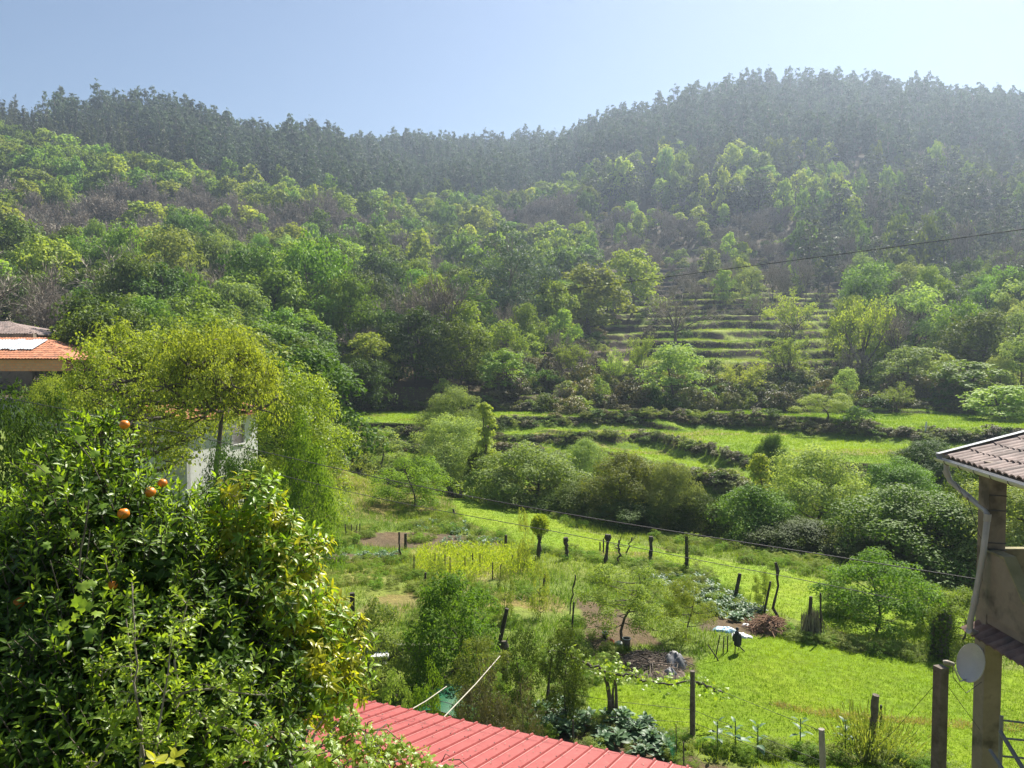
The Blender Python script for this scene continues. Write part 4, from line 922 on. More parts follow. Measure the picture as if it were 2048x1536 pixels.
def tilemat(name, c1, c2, c3, sc=4):
    m, t, p = nm(name); n = noise(t, sc, 6, rough=.75); c = mixc(t, ramp01(t, n, .35, .65), c1, c2)
    v = N_(t, 'ShaderNodeTexVoronoi'); v.inputs['Scale'].default_value = 4.5; tc = N_(t, 'ShaderNodeTexCoord'); t.links.new(tc.outputs['Object'], v.inputs['Vector'])
    c = mixc(t, 1.0, c, ramp01(t, v.outputs['Color'], 0, 1, .65, 1.25), 'MULTIPLY'); c = mixc(t, ramp01(t, noise(t, 1.6, 5), .52, .68), c, c3)
    t.links.new(c, p.inputs['Base Color']); p.inputs['Roughness'].default_value = .85; return m
tl_brown = tilemat('weathered_tile', (.19, .135, .115), (.31, .24, .215), (.13, .11, .10)); tl_orange = tilemat('orange_tile', (.40, .14, .065), (.52, .23, .12), (.24, .12, .075)); tl_dark = tilemat('dark_tile', (.15, .085, .065), (.25, .16, .12), (.09, .07, .06))
V3 = lambda *a: np.array(a, float)

# neighbour's house corner on the right
plast = rough_mat('stained_plaster', (.21, .17, .125), (.30, .245, .185), 3, .9, .25, c3=(.085, .07, .05), s3=1.5)
moss = rough_mat('mossy_plaster', (.20, .18, .085), (.30, .27, .15), 3, .9, .25, c3=(.13, .12, .07), s3=2)
pvc = paint('grey_pvc', (.34, .31, .28), (.44, .41, .37), .45, sc=5); zinc = paint('zinc', (.42, .43, .44), (.55, .56, .57), .35, .5)
E0 = at(1890, 914, 14.4); c_ = ray(2048, 962)[1]; y1 = E0.z / c_; E1 = Vector((ray(2048, 962)[0] * y1, y1, E0.z)); ed = (E1 - E0).normalized(); pr = Vector((-ed.y, ed.x, 0))
if pr.x < 0: pr = -pr
sl_ = (pr + Vector((0, 0, .29))).normalized(); nr = ed.cross(sl_)
if nr.z < 0: nr = -nr
H0 = Vector((E0.x + .6, E0.y - 1.5, hgt(8.5, 13)))
nb = empty('neighbour_house', H0, 'corner of the neighbouring house with tiled eave, pillar and balcony at the right edge', 'house')
mb = MB(); tiles(mb, V3(*E0), V3(*ed), V3(*sl_), V3(*nr), 8.5, 4.2, .2, .42, .05); kid(mb, 'roof', tl_brown, nb)
mb = MB(); mb.grid(np.array([[E0 - nr * .03 + sl_ * t + ed * s for t in (0, 4.2)] for s in (0, 8.4)])); mb.grid(np.array([[E0 + sl_ * t - nr * .10 + ed * s for t in (4.2, 0)] for s in (0, 8.4)])); kid(mb, 'roof_underside', plast, nb, False)
mb = MB(); mb.grid(np.array([[E0 - ed * .12 + sl_ * t + nr * .09, E0 + ed * .06 + sl_ * t + nr * .10] for t in (-.1, 1.3, 4.2)])); mb.grid(np.array([[E0 - ed * .12 + sl_ * t - nr * .06, E0 - ed * .12 + sl_ * t + nr * .09] for t in (-.1, 4.2)])); kid(mb, 'verge_flashing', zinc, nb, False)
mb = MB(); gut = []
for s in (-.14, 2, 4, 8.4):
    gut.append([E0 + ed * s - pr * .07 + Vector((0, 0, -.03)) + pr * (.075 * math.cos(t)) + Vector((0, 0, .075 * math.sin(t))) for t in np.linspace(math.pi, 2 * math.pi, 9)])
mb.grid(np.array(gut)); g2 = np.array(gut); g2[:, :, 2] += .004; mb.grid(g2[:, ::-1]); g = kid(mb, 'gutter', paint('painted_gutter', (.5, .49, .47), (.62, .61, .59), .4, .1), nb)
mb = MB()
for s in np.arange(.3, 8, .55): mb.tube(np.array([E0 + ed * s - pr * .07 + Vector((0, 0, -.03)) + pr * (.081 * math.cos(t)) + Vector((0, 0, .081 * math.sin(t))) for t in np.linspace(math.pi, 2 * math.pi, 9)]), .006, 4)
kid(mb, 'gutter_bracket', M['wire'], nb)
PY = 13.0; px0, px1 = at(1978, 1000, PY).x, at(2013, 1000, PY).x; pw = px1 - px0; pxc = (px0 + px1) / 2; ztop = E0.z + .1; zb = hgt(pxc, PY) - .3
mb = MB(); mb.box((pxc, PY + pw / 2, (ztop + zb) / 2), (pw, pw, ztop - zb)); p_ = kid(mb, 'pillar', plast, nb, False)
# balcony: parapet walls and slab, running towards the camera
zs = at(1985, 1228, PY).z; zt = at(2000, 1104, PY).z; z2 = at(2010, 1172, PY).z; xo = px0 + .02; th = .14
mb = MB()
def prism(mb, poly_yz, x0, x1, m=0):
    n = len(poly_yz); V = [(x0, a, b) for a, b in poly_yz] + [(x1, a, b) for a, b in poly_yz]
    F_ = [[i, (i + 1) % n, n + (i + 1) % n, n + i] for i in range(n)]; mb.add(V, F_, m)
    for o_ in (0, n):
        c = len(V); mb.add([V[o_ + i] for i in range(n)] + [tuple(np.mean([V[o_ + i] for i in range(n)], 0))], [[i, (i + 1) % n, n] for i in range(n)], m)
for q in ([(PY + .02, zs), (PY + .02, zt), (PY - .45, zt), (PY - .45, zs)], [(PY - .45, zs), (PY - .45, zt), (PY - .95, z2), (PY - .95, zs)], [(PY - .95, zs), (PY - .95, z2), (PY - 6, z2), (PY - 6, zs)]): prism(mb, q, xo - .03, xo + th)
kid(mb, 'parapet', plast, nb, False)
mb = MB(); mb.box(((xo + th + xo + 4) / 2, PY + pw - .02, (zs + zt) / 2), (4 - th, .14, zt - zs)); kid(mb, 'end_parapet', moss, nb, False)
mb = MB(); prism(mb, [(PY + .03, zt + .003), (PY + .03, zt + .04), (PY - .45, zt + .04), (PY - .45, zt + .003)], xo - .04, xo + th + .03); prism(mb, [(PY - .452, zt + .003), (PY - .452, zt + .04), (PY - .96, z2 + .04), (PY - .95, z2 + .003)], xo - .04, xo + th + .03); prism(mb, [(PY - .962, z2 + .003), (PY - .962, z2 + .04), (PY - 6, z2 + .04), (PY - 6, z2 + .003)], xo - .04, xo + th + .03); kid(mb, 'parapet_coping', moss, nb, False)
mb = MB(); mb.box((xo + 2.1, PY - 3, zs - .08), (4.2, 6.2, .15)); kid(mb, 'balcony_slab', plast, nb, False)
mb = MB(); O = V3(xo - .28, PY - 6, zs - .36); tiles(mb, O, V3(0, 1, 0), V3(.90, 0, .43), V3(-.43, 0, .9), 6.2, .36, .2, .36, .05); kid(mb, 'canopy_tiles', tl_dark, nb)
mb = MB(); pth = [at(1893, 925, 14.3), at(1893, 945, 14.25), at(1900, 962, 14.2), at(1935, 992, 13.7), at(1972, 1022, 13.1), at(1975, 1034, 12.9), at(1966, 1110, 12.9), at(1950, 1200, 12.9), at(1940, 1245, 12.9), at(1941, 1262, 12.9), at(1952, 1266, 12.95), at(1980, 1268, 13.05)]
mb.tube(np.array(pth), .049, 12); 
for q in (1, 3, 5, 7, 9): d = (pth[q + 1] - pth[q]).normalized() if q + 1 < len(pth) else Vector((0, 0, 1)); mb.tube(np.array([pth[q] - d * .05, pth[q] + d * .07]), .057, 12)
kid(mb, 'downpipe', pvc, nb)
mb = MB()
for z_ in (at(0, 1098, PY).z, at(0, 1085, PY).z, at(0, 1020, PY).z, at(0, 990, PY).z): mb.tube(np.array([(px0 - .01, PY - .01, z_), (px1 + .01, PY - .01, z_ - .02), (px1 + .01, PY + pw, z_)]), .008, 4)
mb.tube(np.array([at(1935, 995, 13.6), at(1958, 1070, 13.0), at(1975, 1095, 12.95)]), .006, 4); mb.tube(np.array([at(1905, 950, 14), at(1950, 1040, 13.2)]), .005, 4); kid(mb, 'tie_wire', M['wire'], nb)
# metal stair railing, low right
iron = paint('grey_iron', (.16, .16, .165), (.24, .24, .25), .5, .2)
e = empty('stair_railing', (8.6, 11.9, hgt(8.6, 11.9)), 'grey metal stair railing in the bottom right corner', 'railing'); mb = MB()
for a, b in (((2000, 1440), (2085, 1450)), ((2000, 1476), (2085, 1484)), ((2000, 1512), (2085, 1520))): mb.tube(np.array([at(*a, 11.9), at(*b, 11.7)]), .016, 6)
kid(mb, 'rail', iron, e); mb = MB(); mb.tube(np.array([at(2000, 1462, 11.8), at(2060, 1560, 11.2)]), .035, 6); mb.tube(np.array([at(1980, 1500, 11.8), at(2030, 1575, 11.2)]), .03, 6); kid(mb, 'stair_stringer', iron, e)
mb = MB(); mb.tube(np.array([at(2003, 1432, 11.9), (at(2003, 1432, 11.9).x, 11.9, hgt(8.6, 11.9))]), .03, 6); kid(mb, 'post', iron, e)
# satellite dish on the pillar
dc = at(1950, 1328, 12.6); e = empty('satellite_dish', dc, 'round white satellite dish on the pillar under the balcony', 'satellite dish')
ax = Vector((-.93, -.18, .30)).normalized(); a1 = ax.orthogonal().normalized(); a2 = ax.cross(a1); Rd = .28; P = []
a1 = Vector((0, 0, 1)).cross(ax).normalized(); a2 = ax.cross(a1)
for s in (1,):
    for rr in np.linspace(0, 1, 8): P.append([dc + a1 * (Rd * rr * math.cos(t)) + a2 * (Rd * 1.12 * rr * math.sin(t)) + ax * (.09 * rr * rr) for t in np.linspace(0, 2 * math.pi, 33)])
P = np.array(P); mb = MB(); mb.grid(P); mb.grid((P - np.array(ax) * .012)[:, ::-1]); mb.tube(P[-1], .008, 5, cap=False); kid(mb, 'reflector', paint('dish_paint', (.42, .40, .36), (.52, .49, .44), .5, sc=4, wear=(.3, .27, .22)), e)
mb = MB(); l0 = dc - a2 * .34 + ax * .08; lf = dc + ax * .42 - a2 * .1; mb.tube(np.array([dc - a2 * .25, l0 + ax * .1, lf]), .014, 6); kid(mb, 'arm', zinc, e)
mb = MB(); mb.tube(np.array([lf - ax * .02, lf + ax * .09]), [.035, .045], 10); mb.box(lf + ax * .12, (.08, .06, .06)); kid(mb, 'receiver_head', M['concrete'], e)
mb = MB(); mb.tube(np.array([dc - ax * .02, dc - ax * .12, (px0, PY + .1, dc.z - .08)]), .025, 8); mb.box((px0 - .02, PY + .1, dc.z - .08), (.04, .12, .3)); kid(mb, 'wall_bracket', zinc, e)
mb = MB(); mb.tube(np.array([lf, lf + Vector((.05, .05, -.25)), dc - a2 * .5, (px0 - .01, PY + .05, dc.z - .5)]), .006, 4); kid(mb, 'cable', M['wire'], e)

# ------------------------------------------------------------------ houses on the left
def slab(mb, pts, th=.12, m=0):                          # convex polygon extruded down
    pts = [np.array(p, float) for p in pts]; n = len(pts); c = np.mean(pts, 0); lo = [p - [0, 0, th] for p in pts]
    mb.add(pts + [c], [[i, (i + 1) % n, n] for i in range(n)], m); mb.add(lo + [c - [0, 0, th]], [[(i + 1) % n, i, n] for i in range(n)], m)
    for i in range(n): j = (i + 1) % n; mb.add([pts[i], pts[j], lo[j], lo[i]], [[0, 3, 2, 1]], m)
def brickmat(name, c1, c2, mort, sx, sy, sc=1):
    m, t, p = nm(name); b = N_(t, 'ShaderNodeTexBrick'); tc = N_(t, 'ShaderNodeTexCoord'); mp = N_(t, 'ShaderNodeMapping'); mp.inputs['Rotation'].default_value = (R(90), 0, 0)
    t.links.new(tc.outputs['Object'], mp.inputs[0]); t.links.new(mp.outputs[0], b.inputs['Vector']); b.inputs['Scale'].default_value = sc; b.inputs['Brick Width'].default_value = sx; b.inputs['Row Height'].default_value = sy; b.inputs['Mortar Size'].default_value = .02
    b.inputs['Color1'].default_value = (*c1, 1); b.inputs['Color2'].default_value = (*c2, 1); b.inputs['Mortar'].default_value = (*mort, 1)
    c = mixc(t, ramp01(t, noise(t, 2, 5), .35, .7, 0, .5), b.outputs[0], mort); t.links.new(c, p.inputs['Base Color']); p.inputs['Roughness'].default_value = .9; return m
bk = brickmat('hollow_brick', (.66, .25, .12), (.76, .34, .18), (.46, .32, .24), .3, .2); blk = brickmat('concrete_block', (.42, .40, .37), (.52, .50, .46), (.28, .27, .25), .45, .22)
p0 = at(-160, 718, 58); p1 = at(146, 718, 58); ze = p0.z; e = empty('brick_house', ((p0.x + p1.x) / 2, 60, hgt((p0.x + p1.x) / 2, 60)), 'unfinished house of orange brick under an orange tiled roof at the left edge', 'house')
xL, xR = p0.x, p1.x; zr = at(0, 676, 62.5).z; xr = at(86, 676, 62.5).x
mb = MB(); mb.box(((xL + xR) / 2 - .3, 62.5, (ze + at(0, 741, 58.4).z) / 2 - .05), (xR - xL - 1.2, 8, ze - at(0, 741, 58.4).z)); kid(mb, 'brick_wall', bk, e, False)
zb2 = at(0, 742, 58.4).z; mb = MB(); mb.box(((xL + xR) / 2 - .35, 62.5, (zb2 - 7) / 2 - 1.5), (xR - xL - 1.1, 8.1, zb2 + 5)); kid(mb, 'block_wall', blk, e, False)
rf = MB(); a = V3(xL, 58, ze); b = V3(xR, 58, ze); c = V3(xr, 62.5, zr); d = V3(xL, 62.5, zr)
L = np.linalg.norm(c - b) ; sb = (V3(0, 4.5, zr - ze)); Ls = np.linalg.norm(sb); sb /= Ls; nr_ = np.cross(V3(1, 0, 0), sb)
rows = 11; 
for j in range(rows):                                    # hipped front plane in rows of tiles
    x1_ = xR + (xr - xR) * j / rows; tiles(rf, a + sb * Ls * j / rows, V3(1, 0, 0), sb, nr_, x1_ - xL, Ls / rows, .24, Ls / rows, .06, sa=4)
slab(rf, [b + V3(0, 0, .02), V3(xR, 67, ze), c + V3(0, 0, .02)], .1); slab(rf, [V3(xL, 67, ze), V3(xL, 62.5, zr), c, V3(xR, 67, ze)], .1); kid(rf, 'roof', tl_orange, e, False)
mb = MB()
for q in range(9):
    u0 = -60 + q * 15.5; o_ = V3(at(u0, 690, 60.5).x, 59.6 + .1 * (q % 2), 0); k0 = (o_[1] - 58) / 4.5; o_[2] = ze + (zr - ze) * k0 + .13 + .02 * (q % 3)
    P = np.array([[o_ + V3(x_, 0, .03 * math.cos(x_ * 30)) + V3(0, 1, (zr - ze) / 4.5) * t for x_ in np.linspace(0, .62, 13)] for t in (0, 2.1)]); mb.grid(P[::-1])
kid(mb, 'corrugated_sheets', paint('pale_sheet', (.45, .50, .54), (.62, .66, .68), .3, .1), e, False)
e = empty('old_house', (at(-20, 700, 72).x, 72, hgt(-44, 72)), 'older house with dull brown tiled roof behind the orange brick house', 'house')
p0 = at(-200, 668, 70); p1 = at(76, 669, 70); zr = at(0, 644, 74).z; xr = at(18, 644, 74).x; a = V3(p0.x, 70, p0.z); sb = V3(0, 4, zr - p0.z); Ls = np.linalg.norm(sb); sb /= Ls; nr_ = np.cross(V3(1, 0, 0), sb); rf = MB()
for j in range(10): tiles(rf, a + sb * Ls * j / 10, V3(1, 0, 0), sb, nr_, (p1.x + (xr - p1.x) * j / 10) - p0.x, Ls / 10, .24, Ls / 10, .06, sa=4)
slab(rf, [V3(p1.x, 70, p0.z), V3(p1.x, 78, p0.z), V3(xr, 74, zr)], .1); slab(rf, [V3(p1.x, 78, p0.z), V3(p0.x, 78, p0.z), V3(p0.x, 74, zr), V3(xr, 74, zr)], .1); kid(rf, 'roof', tl_brown, e, False)
mb = MB(); mb.box(((p0.x + p1.x) / 2 - .3, 74, p0.z - 4.1), (p1.x - p0.x - 1, 7.4, 8)); kid(mb, 'wall', plast, e, False)
mb = MB(); mb.box((at(20, 690, 69.6).x, 69.6, at(0, 690, 69.6).z + .2), (4.5, .5, 1.6)); kid(mb, 'lean_to', plast, e, False)

white = rough_mat('whitewash', (.66, .66, .64), (.78, .78, .76), 2, .85, .1, c3=(.55, .54, .51), s3=.8)
K = at(372, 840, 38); dR = V3(.3, .954, 0); dL = V3(-.954, .3, 0); zt = K.z; zg = hgt(K.x, 40) - .5; k0 = V3(K.x, 38, 0); e = empty('white_house', (K.x, 40, zg), 'whitewashed house with orange tiled roof half hidden behind the walnuts', 'house')
def wallbox(mb, o_, d, n, s0, s1, z0, z1, t0=0, t1=.2, m=0):   # box along direction d, thickness outwards along n
    V = [o_ + d * s + n * t + V3(0, 0, z) for z in (z0, z1) for t in (t0, t1) for s in (s0, s1)]
    mb.add(V, [[0, 1, 5, 4], [2, 6, 7, 3], [0, 4, 6, 2], [1, 3, 7, 5], [4, 5, 7, 6], [0, 2, 3, 1]], m)
nR = V3(.954, -.3, 0); nL = V3(-.3, -.954, 0); wz0, wz1 = at(0, 890, 41.8).z, at(0, 847, 41.8).z; w0, w1 = 3.4, 4.6
mb = MB()
for s0, s1, z0, z1 in ((0, w0, zg, zt), (w1, 5.7, zg, zt), (w0, w1, zg, wz0), (w0, w1, wz1, zt)): wallbox(mb, k0, dR, nR, s0, s1, z0, z1, -.25, 0)
wallbox(mb, k0, dL, nL, 0, 5, zg, zt, -.25, -.002); wallbox(mb, k0 + dR * 5.7, dL, nR, .26, 5, zg, zt, -.25, -.002); wallbox(mb, k0 + dL * 5, dR, nR, 0, 5.7, zg, zt, -.2, 0); kid(mb, 'wall', white, e, False)
wf = MB(); wallbox(wf, k0, dR, nR, w0, w0 + .07, wz0, wz1, -.1, .03); wallbox(wf, k0, dR, nR, w1 - .07, w1, wz0, wz1, -.1, .03); wallbox(wf, k0, dR, nR, w0 + .07, w1 - .07, wz1 - .07, wz1, -.1, .03); wallbox(wf, k0, dR, nR, w0 + .07, w1 - .07, wz0, wz0 + .07, -.1, .06); wallbox(wf, k0, dR, nR, w0 + .07, w1 - .07, (wz0 + wz1) / 2, (wz0 + wz1) / 2 + .05, -.08, .01)
wfo = kid(wf, 'window', white, e, False); mb = MB(); wallbox(mb, k0, dR, nR, w0 + .02, w1 - .02, wz0 + .02, wz1 - .02, -.18, -.14); gl = paint('dark_glass', (.02, .025, .03), (.03, .035, .04), .35); g = mb.build('pane', gl, wfo); g.matrix_parent_inverse = Matrix.Translation(-Vector(e.location))
rf = MB(); O = k0 - dR * .4 - dL * .4 + nR * 0 + V3(0, 0, zt + .05); sb = dL + V3(0, 0, .2); Ls = 5.8; sb /= np.linalg.norm(sb)
tiles(rf, O, dR, sb, np.cross(dR, sb) * (1 if np.cross(dR, sb)[2] > 0 else -1), 6.6, 2.9, .22, .4, .05, sa=4)
q0 = O; slab(rf, [q0, q0 + dR * 6.6, q0 + dR * 6.6 + sb * 2.9, q0 + sb * 2.9], .12); R2 = dL + V3(0, 0, -.2); q1 = q0 + sb * 2.9; slab(rf, [q1, q1 + dR * 6.6, q1 + dR * 6.6 + R2 * 2.9, q1 + R2 * 2.9], .12); kid(rf, 'roof', tl_orange, e, False)

# ------------------------------------------------------------------ cables
def cable(pts, r, label, cat='power cable'):
    P = np.array([at(*p) for p in pts]); d = np.concatenate([[0], np.cumsum(np.linalg.norm(np.diff(P, axis=0), axis=1))]); t = np.linspace(0, d[-1], 60)
    Q = np.stack([np.interp(t, d, P[:, i]) for i in range(3)], 1)
    for _ in range(40): Q[1:-1] = (Q[:-2] + Q[2:] + 2 * Q[1:-1]) / 4
    mb = MB(); mb.tube(Q, r, 6); o = mb.build('cable', M['wire'], smooth=True); setp(o, label, cat)
cable([(2150, 444, 18), (1900, 484, 21), (1600, 518, 25), (1360, 550, 30), (1200, 573, 34), (900, 608, 42), (480, 640, 56), (280, 657, 66)], .012, 'long dark cable rising to the right across the hillside')
cable([(-80, 778, 17), (0, 795, 17), (240, 838, 17), (490, 895, 17), (650, 932, 16.5), (850, 977, 16), (1000, 1006, 15.5), (1200, 1040, 15), (1500, 1087, 14.2), (1700, 1117, 13.7), (1965, 1160, 13)], .0085, 'upper of the two cables slanting down over the garden to the pillar')
cable([(560, 950, 19), (700, 985, 19), (850, 1017, 19), (1000, 1042, 18.5), (1200, 1080, 18), (1420, 1126, 17.5), (1560, 1150, 17), (1700, 1178, 17), (1800, 1200, 17)], .0075, 'lower and thinner of the two cables slanting down over the garden')

# ------------------------------------------------------------------ posts, stakes and trunks in the garden
def post(u, vb, vt, wpx, label, du_=0, name='post', mat='darkwood', cat='post', knob=0, gn=.0, ivy=0, y=None, square=False, group=None, sides=8, fork=0):
    g = G(u, vb) if y is None else Vector((ray(u, vb)[0] * y, y, hgt(ray(u, vb)[0] * y, y))); t = at(u + du_, vt, g.y); r = wpx / F * g.y / 2
    mb = MB(); n = 9; s = np.linspace(0, 1, n)[:, None]; P = np.array(g)[None] * (1 - s) + np.array(t)[None] * s; P[0, 2] -= .15
    if gn: P[1:-1] += rng.normal(size=(n - 2, 3)) * gn * [1, 1, .2]
    rad = r * (1.1 - .2 * s[:, 0]) * (1 + rng.normal(size=n) * (.18 if gn else .03))
    if knob: rad[-2:] = r * knob; rad[-1] *= .8
    if square: mb.box((np.array(g) + np.array(t)) / 2, (2 * r, 2 * r, t.z - g.z + .2), rz=.3)
    else: mb.tube(P, rad, sides)
    for k in range(fork):
        d = rv(1)[0]; d[2] = abs(d[2]); b = P[4 + k % 4]; mb.tube(np.array([b, b + d * .25 + [0, 0, .05], b + d * .45]), [r * .5, r * .35, r * .2], 5)
    if ivy:
        e = empty(name, g, label, cat, group); kid(mb, 'trunk', M[mat], e); c = MB(); m = ivy; tt = rng.random(m)[:, None]; d = rv(m); tt = tt * 1.09; k_ = (.7 + .7 * rng.random(m) + .35 * np.sin(tt[:, 0] * 9 + 1))[:, None]
        Pl = np.array(g) * (1 - tt) + np.array(t) * tt + d * [r * 1.5, r * 1.5, .06] * k_; c.leaves(Pl, rv(m) - [0, 0, .4], d, rng.uniform(.05, .12, m), .07, .2); kid(c, 'ivy', M['ivy'], e, False); return e
    o = mb.build(name, M[mat], smooth=not square); return setp(o, label, cat, group)
post(1878, 1640, 1346, 20, 'thick square dark concrete post in front of the lawn, left of the dish', square=True, mat='wood', y=11.5)
post(1385, 1482, 1342, 11, 'pale mottled post with vine shoots at the near corner of the lawn', mat='wood')
post(1656, 1600, 1458, 14, 'short pale leaning post at the bottom edge', -13, mat='concrete', y=14, square=False)
post(1740, 1500, 1390, 14, 'thick leaning wooden stump post in the grey bush', 12, mat='wood', gn=.01)
post(1762, 1452, 1410, 5, 'thin dark post right behind the leaning stump post')
post(1885, 1320, 1228, 22, 'thick ivy-covered trunk with shaggy top before the far lawn edge', 6, 'ivy_stump', 'bark', 'trunk', 1.25, .01, 1500)
post(1864, 1316, 1240, 8, 'thin ivy-covered pole leaning on the thick ivy trunk', 4, 'ivy_stump', 'bark', 'trunk', 0, .01, 300)
post(1616, 1276, 1193, 8, 'dark post wrapped in a bundle of dry stalks by the lawn', 6, ivy=0); post(1642, 1280, 1186, 4, 'slim dark stake right of the stalk-wrapped post', -1, 'stake', cat='stake')
post(1527, 1232, 1163, 5, 'dark stake leaning right beside the tall knobbly stake', 14, 'stake', cat='stake'); post(1557, 1250, 1125, 6, 'tall knobbly bent stake above the brush pile', -6, 'stake', cat='stake', gn=.06)
post(1470, 1197, 1147, 8, 'short thick dark post leaning at the far end of the kale bed', 10)
post(1374, 1148, 1073, 7, 'dark post with ivy on its foot, fourth in the row across the meadow', -1, ivy=220); post(1302, 1126, 1073, 7, 'knotted post between the forked vine and the ivy-footed post', 0, knob=1.5, gn=.01)
post(1212, 1126, 1069, 8, 'pollarded trunk with swollen head left of the forked vine', 4, 'pollard_stump', cat='trunk', knob=1.9, gn=.015); post(1134, 1120, 1075, 8, 'pollarded short trunk just right of the leafy pollard', -3, 'pollard_stump', cat='trunk', knob=1.4, gn=.02)
post(1238, 1128, 1080, 4, 'forked leafless vine stock behind the posts', 0, 'vine_stock', 'bark', 'vine', gn=.04, fork=7); post(1252, 1110, 1075, 2.5, 'thin crooked vine shoot beside the forked vine stock', 12, 'vine_stock', 'bark', 'vine', gn=.05, fork=4)
post(1200, 1104, 1084, 3, 'left of two tiny stakes behind the swollen pollard', 0, 'stake', cat='stake'); post(1207, 1106, 1077, 3, 'right and taller of two tiny stakes behind the swollen pollard', 0, 'stake', cat='stake')
post(801, 1122, 1064, 4, 'tall crooked dark stake at the corner of the garden beds', -3, 'stake', cat='stake', gn=.02); post(811, 1098, 1067, 6, 'short straight dark post beside the tall crooked stake')
post(1011, 1098, 1070, 6, 'short grey post at the right end of the bean rows', 1); post(912, 1037, 1018, 4, 'small leaning post at the edge of the upper meadow', -6)
for i, (u, a, b) in enumerate(((669, 1098, 1070), (692, 1072, 1048), (703, 1073, 1049), (712, 1070, 1050), (720, 1072, 1047))): post(u, a, b, 2, 'thin bean stake standing in the back vegetable beds', random.uniform(-3, 3), 'stake', cat='stake', group='bean stakes in the back beds')
post(850, 1176, 1145, 5, 'short dark post at the near corner of the yellow crop', 1); post(1087, 1175, 1148, 5, 'short dark post leaning below the grey-green bush', 3)
post(705, 1340, 1192, 9, 'tall dark square post beside the grey lemon tree', 0, square=True); post(1142, 1282, 1204, 4, 'dark iron rod pair at the corner of the path', 6, 'stake', cat='stake')
post(1139, 1228, 1150, 3, 'thin bent dark stick behind the iron rod', 12, 'stake', cat='stake', gn=.02); post(990, 1330, 1217, 9, 'long dark leaning stake above the broken stump', 24, 'stake', cat='stake')
post(1012, 1372, 1282, 12, 'broken grey stump with torn top next to the broom bush', -3, 'stump', 'wood', 'stump', gn=.03, knob=1.4, fork=3)
post(1091, 1420, 1292, 4, 'thin upright iron bar left of the vine arch', 15, 'stake', cat='stake'); post(1097, 1418, 1360, 4, 'short thin bar at the foot of the upright iron bar', 1, 'stake', cat='stake')
post(1146, 1490, 1440, 4, 'thin dark stake among the near kale', 0, 'stake', cat='stake'); post(1371, 1560, 1484, 3, 'thin dark stake at the bottom edge right of the green net', -4, 'stake', cat='stake', y=15.5)
for i, (u, a, b, l) in enumerate(((900, 1175, 1115, 0), (915, 1130, 1108, 0), (890, 1165, 1110, 0), (870, 1140, 1106, 0), (960, 1150, 1108, 0), (985, 1160, 1125, 0), (1000, 1165, 1128, 2), (930, 1150, 1112, 0), (828, 1150, 1110, 0), (1022, 1130, 1110, 3), (945, 1135, 1106, 0), (1040, 1130, 1108, -3), (1055, 1125, 1105, -4), (1068, 1130, 1112, 3))):
    post(u, a, b, 2.2, 'dry brown stalk stake poking out of the yellow crop', l, 'stake', 'darkwood', 'stake', group='stakes in the yellow crop')
for i, (u, a, b, l) in enumerate(((1438, 1322, 1290, -22), (1432, 1310, 1270, 8), (1446, 1308, 1272, 2), (1455, 1305, 1272, 0), (1490, 1305, 1292, -12))): post(u, a, b, 2.5, ['dark stick leaning left at the corner of the lawn', 'first thin stick of the small frame left of the scarecrow', 'middle stick of the small frame left of the scarecrow', 'last stick of the small frame left of the scarecrow', 'stick lying against the foot of the scarecrow'][i], l, 'stick', cat='stick')
# leafy pollard
e = post(1077, 1119, 1068, 8, 'leafy pollarded little tree with round bushy head on a dark stem', 3, 'pollard_tree', 'darkwood', 'tree', 1.3, .02, 60)
c = MB(); ce = np.array(at(1080, 1050, G(1077, 1119).y)); d = rv(1500); c.leaves(ce + d * [.42, .42, .5] * (rng.random(1500)[:, None] ** .5), d + [0, 0, .5], rv(1500), .13, .07, .2); kid(c, 'crown', M['walnut'], e, False)
# vine arch and its wires
e = empty('vine_trellis', G(1222, 1440), 'twisted old grape vine trained along wires in front of the lawn', 'vine'); y0 = e.location.y; mb = MB()
for pts_, r in (([(1222, 1438), (1219, 1400), (1216, 1370), (1205, 1345), (1170, 1325)], .07), ([(1230, 1436), (1234, 1395), (1232, 1368), (1222, 1345)], .05), ([(1225, 1420), (1228, 1390), (1225, 1365), (1215, 1350)], .04)):
    P = np.array([at(u, v, y0) for u, v in pts_]); mb.tube(P + rng.normal(size=P.shape) * .02, np.linspace(r, r * .6, len(P)), 7)
kid(mb, 'trunk', M['wood'], e); mb = MB(); arm = []
for pts_ in ([(1216, 1345), (1250, 1350), (1290, 1362), (1330, 1368), (1388, 1364)], [(1220, 1348), (1190, 1332), (1150, 1318), (1120, 1302), (1092, 1300)], [(1390, 1364), (1420, 1375), (1445, 1385)]):
    P = np.array([at(u, v, y0 - .2) for u, v in pts_]); t = np.linspace(0, 1, 20); P = np.stack([np.interp(t * (len(pts_) - 1), np.arange(len(pts_)), P[:, i]) for i in range(3)], 1); P += rng.normal(size=P.shape) * .03; mb.tube(P, np.linspace(.035, .02, 20), 6); arm.append(P)
kid(mb, 'arms', M['bark'], e); c = MB()
for P, n in ((arm[0], 170), (arm[1], 190), (arm[2], 80), (np.array([at(1222, 1330, y0), at(1212, 1345, y0), at(1232, 1350, y0)]), 230)):
    Q = P[rng.integers(0, len(P), n)] + rng.normal(size=(n, 3)) * [.18, .18, .12]; lobed(c, Q, np.array([[0, -.4, .8]]) + rng.normal(size=(n, 3)) * .5, rng.uniform(.08, .14, n))
kid(c, 'leaves', M['vine'], e)
mb = MB()
